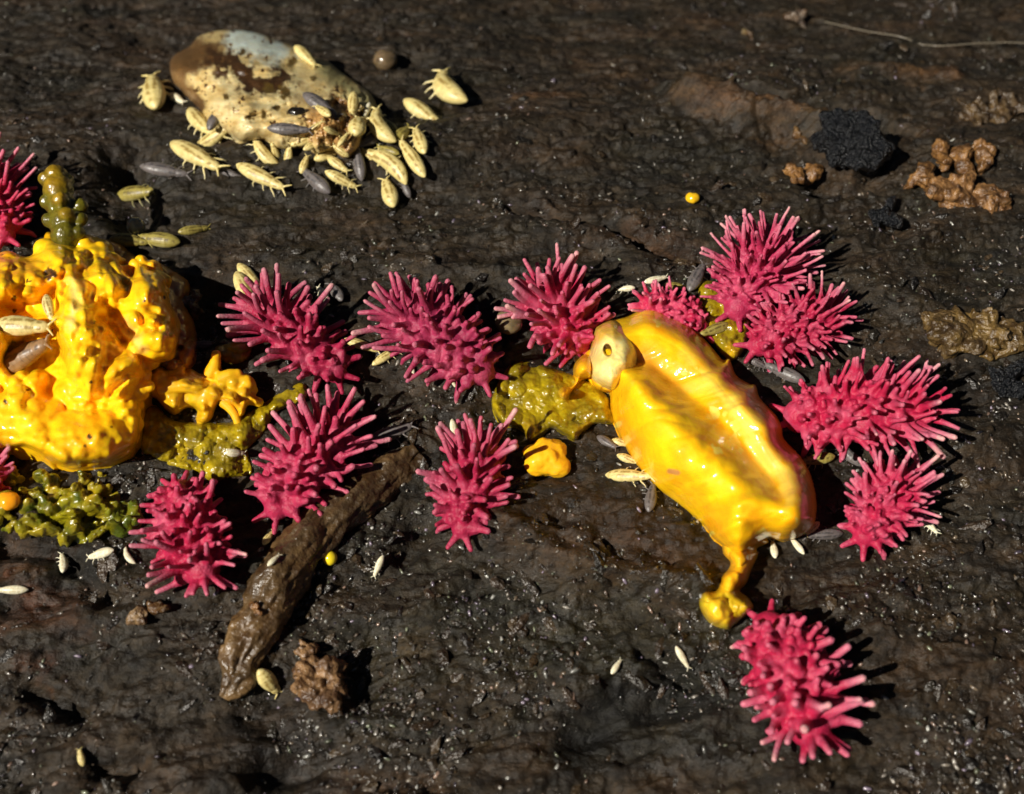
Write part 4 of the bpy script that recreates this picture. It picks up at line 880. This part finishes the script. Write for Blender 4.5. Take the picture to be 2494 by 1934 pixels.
chunk(*TR(1770, 930), (.7, .5, .42), tan_, dk, 'tan wood chip at the upper end of the broken cluster at the right edge', 1)
chunk(*TR(1935, 940), (.28, .6, .4), tan_, dk, 'narrow upright tan wood chip right in the broken cluster', 2)
chunk(*TR(1640, 1070), (.38, .72, .42), tan_, dk, 'tan wood chip at the lower left of the broken cluster', 3, rot=25)
chunk(*TR(1850, 1140), (1.15, .5, .42), (.27, .14, .05), dk, 'largest tan wood chip at the foot of the broken cluster', 4, rot=-18, balls=26)
chunk(*TR(2050, 1170), (.25, .4, .2), (.2, .1, .04), dk, 'thin tan splinter right of the largest chip', 5, rot=-20)
chunk(*TR(865, 1020), (.34, .26, .25), tan_, dk, 'left crumb of a tan pair below the black grain', 6)
chunk(*TR(965, 1000), (.36, .36, .25), tan_, dk, 'right crumb of a tan pair below the black grain', 7)
chunk(*TR(910, 790), (.16, .42, .15), (.2, .12, .045), dk, 'narrow tan splinter left of the black grain', 8)
chunk(*TR(1200, 830), (1.05, .85, .6), (1, 1, 1), (1, 1, 1), 'shiny black coal like grain in the upper right', 9, 'grain', 'black_grain', 'black', balls=26)
chunk(*DD(1870, 465), (.55, .45, .35), (1, 1, 1), (1, 1, 1), 'small shiny black grain above the combed pink springtail', 10, 'grain', 'black_grain', 'black', balls=9)
chunk(*DD(2150, 810), (.6, .5, .3), (1, 1, 1), (1, 1, 1), 'shiny black grain at the right edge below the brown lump', 19, 'grain', 'black_grain', 'black', balls=9)
chunk(*DD(2070, 725), (1.3, .5, .4), (.16, .1, .03), (.08, .05, .02), 'dull brown lump at the right edge above the longest pink springtail', 11, rot=-18, balls=34)
chunk(*DD(2120, 245), (1.2, .45, .22), (.12, .075, .03), (.06, .04, .02), 'flat brown bark flake at the right edge, upper right', 12, 'bark flake', 'bark_flake', rot=15, balls=30)
chunk(*DD(690, 1465), (.55, .62, .4), (.28, .16, .07), (.11, .06, .03), 'ragged tan bark scrap right of the twig foot', 13, 'bark scrap', 'bark_scrap', rot=20, balls=24)
chunk(*DD(655, 1385), (.14, .3, .22), (.28, .16, .07), (.12, .06, .03), 'thin tan splinter on top of the ragged bark scrap', 14, rot=-10)
chunk(*DD(300, 1315), (.2, .22, .16), (.30, .2, .1), dk, 'pale crumb below the pink springtail left of the twig', 15)
chunk(*DD(340, 1300), (.3, .16, .16), (.22, .15, .06), dk, 'olive brown crumb right of the pale one, below a pink springtail', 16)
chunk(*DD(548, 1305), (.17, .22, .15), (.42, .2, .06), dk, 'orange crumb stuck on the lower twig', 17)
chunk(*DD(1595, 75), (.35, .18, .15), (.16, .12, .05), dk, 'dull khaki crumb near the top right of centre', 18, rot=-30)
chunk(*DD(405, 655), (.35, .5, .3), (.13, .08, .05), dk, 'brown scrap behind the right side of the yellow mound', 20)
chunk(*TR(880, 130), (.5, .35, .25), (.16, .13, .1), dk, 'greyish crumb near the top edge, right half', 22)
chunk(*TR(1960, 640), (.4, .15, .15), (.3, .26, .15), dk, 'pale sliver on the edge of the bark flake', 23, rot=-30)
mb = MB(); mb.tube(spline([at3(*TR(x, y), .22+z) for x, y, z in ((1050, 110, 0), (1270, 155, .1), (1480, 205, .05), (1600, 235, 0), (1720, 250, .1), (1950, 235, .2), (2200, 245, .1), (2400, 290, 0))], False, 6), .016, 6)
me = mb.mesh(); setcol(me, np.tile((.22, .19, .14), (len(me.vertices), 1))); tag(link('root_hair', me, M['grit']), 'thin pale root hair across the top right', 'fibre')

# ---------- grit and crumbs that nobody could count
def scatter(name, count, seed, size, cols, mname, label, flatz=.5, elong=(1, 3.0), dens=None, sub=1, jag=0, sink=.1):
    bm = bmesh.new(); bmesh.ops.create_icosphere(bm, subdivisions=sub, radius=1); bm.verts.ensure_lookup_table()
    T = np.array([v.co[:] for v in bm.verts]); TF = np.array([[v.index for v in f.verts] for f in bm.faces]); bm.free()
    rr = np.random.RandomState(seed); Vs = []; Fs = []; Cs = []; made = 0; n = len(T)
    while made < count:
        px = rr.uniform(-350, 2850); py = rr.uniform(-250, 2200)
        a_ = (px-1247)/FPX; b_ = -(py-967)/FPX; dy_ = cp+b_*sp; dz_ = -sp+b_*cp; zq = 0.0
        for _ in range(5):
            t_ = (zq-CAM.z)/dz_; x = a_*t_; y = CAM.y+dy_*t_; q_ = min(max(y-1, 0), 70); zq = -(q_*q_/62 if q_ < 13 else 169/62+(q_-13)*26/62)
        if rr.rand() > dens(x, y, px, py): continue
        z = float(down(x, y)); s = size[0]+(size[1]-size[0])*rr.rand()**3.2
        e = rr.uniform(*elong); a = rr.normal(0, .9)+R(50 if px < 1300 else 120) if rr.rand() < .6 else rr.uniform(0, 6.3)
        P = T*np.array([s*e, s, s*flatz])
        if jag: P = P*(1+jag*(rr.rand(n, 1)-.5))
        tl = rr.normal(0, .35); P = np.stack([P[:, 0]*math.cos(tl)-P[:, 2]*math.sin(tl), P[:, 1], P[:, 0]*math.sin(tl)+P[:, 2]*math.cos(tl)], 1)
        ca_, sa = math.cos(a), math.sin(a); P = np.stack([P[:, 0]*ca_-P[:, 1]*sa, P[:, 0]*sa+P[:, 1]*ca_, P[:, 2]], 1)+np.array([x, y, z+s*flatz*sink])
        Vs.append(P); Fs.append(TF+made*n); c = np.array(cols[rr.randint(len(cols))])*(rr.uniform(.1, .95)**1.6 if not jag else rr.uniform(.6, 1.2)); Cs.append(np.tile(c, (n, 1))); made += 1
    me = mesh_np(name, np.vstack(Vs), np.vstack(Fs), not jag); setcol(me, np.vstack(Cs)); o = link(name, me, M[mname]); tag(o, label, None, None, 'stuff'); o['category'] = 'grit'
    return o
HOT = [(*DD(x, y), r) for x, y, r in ((1215, 515, 40), (1300, 520, 40), (1530, 150, 60), (1590, 165, 90), (1650, 180, 80), (1700, 195, 90), (1760, 215, 80), (1810, 240, 60), (1810, 290, 60), (1700, 560, 30), (1270, 1225, 50), (1320, 1240, 40), (1130, 1160, 40), (740, 540, 40), (600, 530, 35), (1850, 460, 50), (2020, 790, 45), (1990, 10, 80), (640, 1560, 80), (590, 1380, 40), (940, 295, 30), (1410, 620, 30), (1480, 1370, 50), (2140, 870, 40))]  # bright glint patches on the wood, packed with pale grit
def dn(x, y, px, py):
    c = float(fbm2(x*.45, y*.45, 55, 3))
    for hx, hy, hr in HOT:
        if math.hypot(px-hx, (py-hy)*1.4) < hr: return 1
    return min(1, max(.06, (.38+1.5*c)*(.45+.75*min(max(py/1934, 0), 1.1))))
scatter('glint_grit', 15000, 3, (.012, .055), [(.30, .27, .23), (.22, .19, .15), (.12, .10, .08), (.34, .31, .27), (.26, .21, .28), (.2, .22, .14), (.3, .2, .15), (.16, .12, .08), (.1, .08, .06), (.42, .42, .38)], 'grit', 'fine pale grit over the log, put in for the glints of wet wood', dens=dn)  # pale tinted grains added to imitate glints on the wet wood
scatter('wood_crumbs', 4200, 5, (.025, .15), [(.03, .022, .014), (.022, .018, .012), (.045, .03, .018), (.016, .013, .01), (.06, .04, .02)], 'crumb', 'dark crumbs of rotten wood all over the log', dens=dn, jag=.6, flatz=.5, sink=.0)
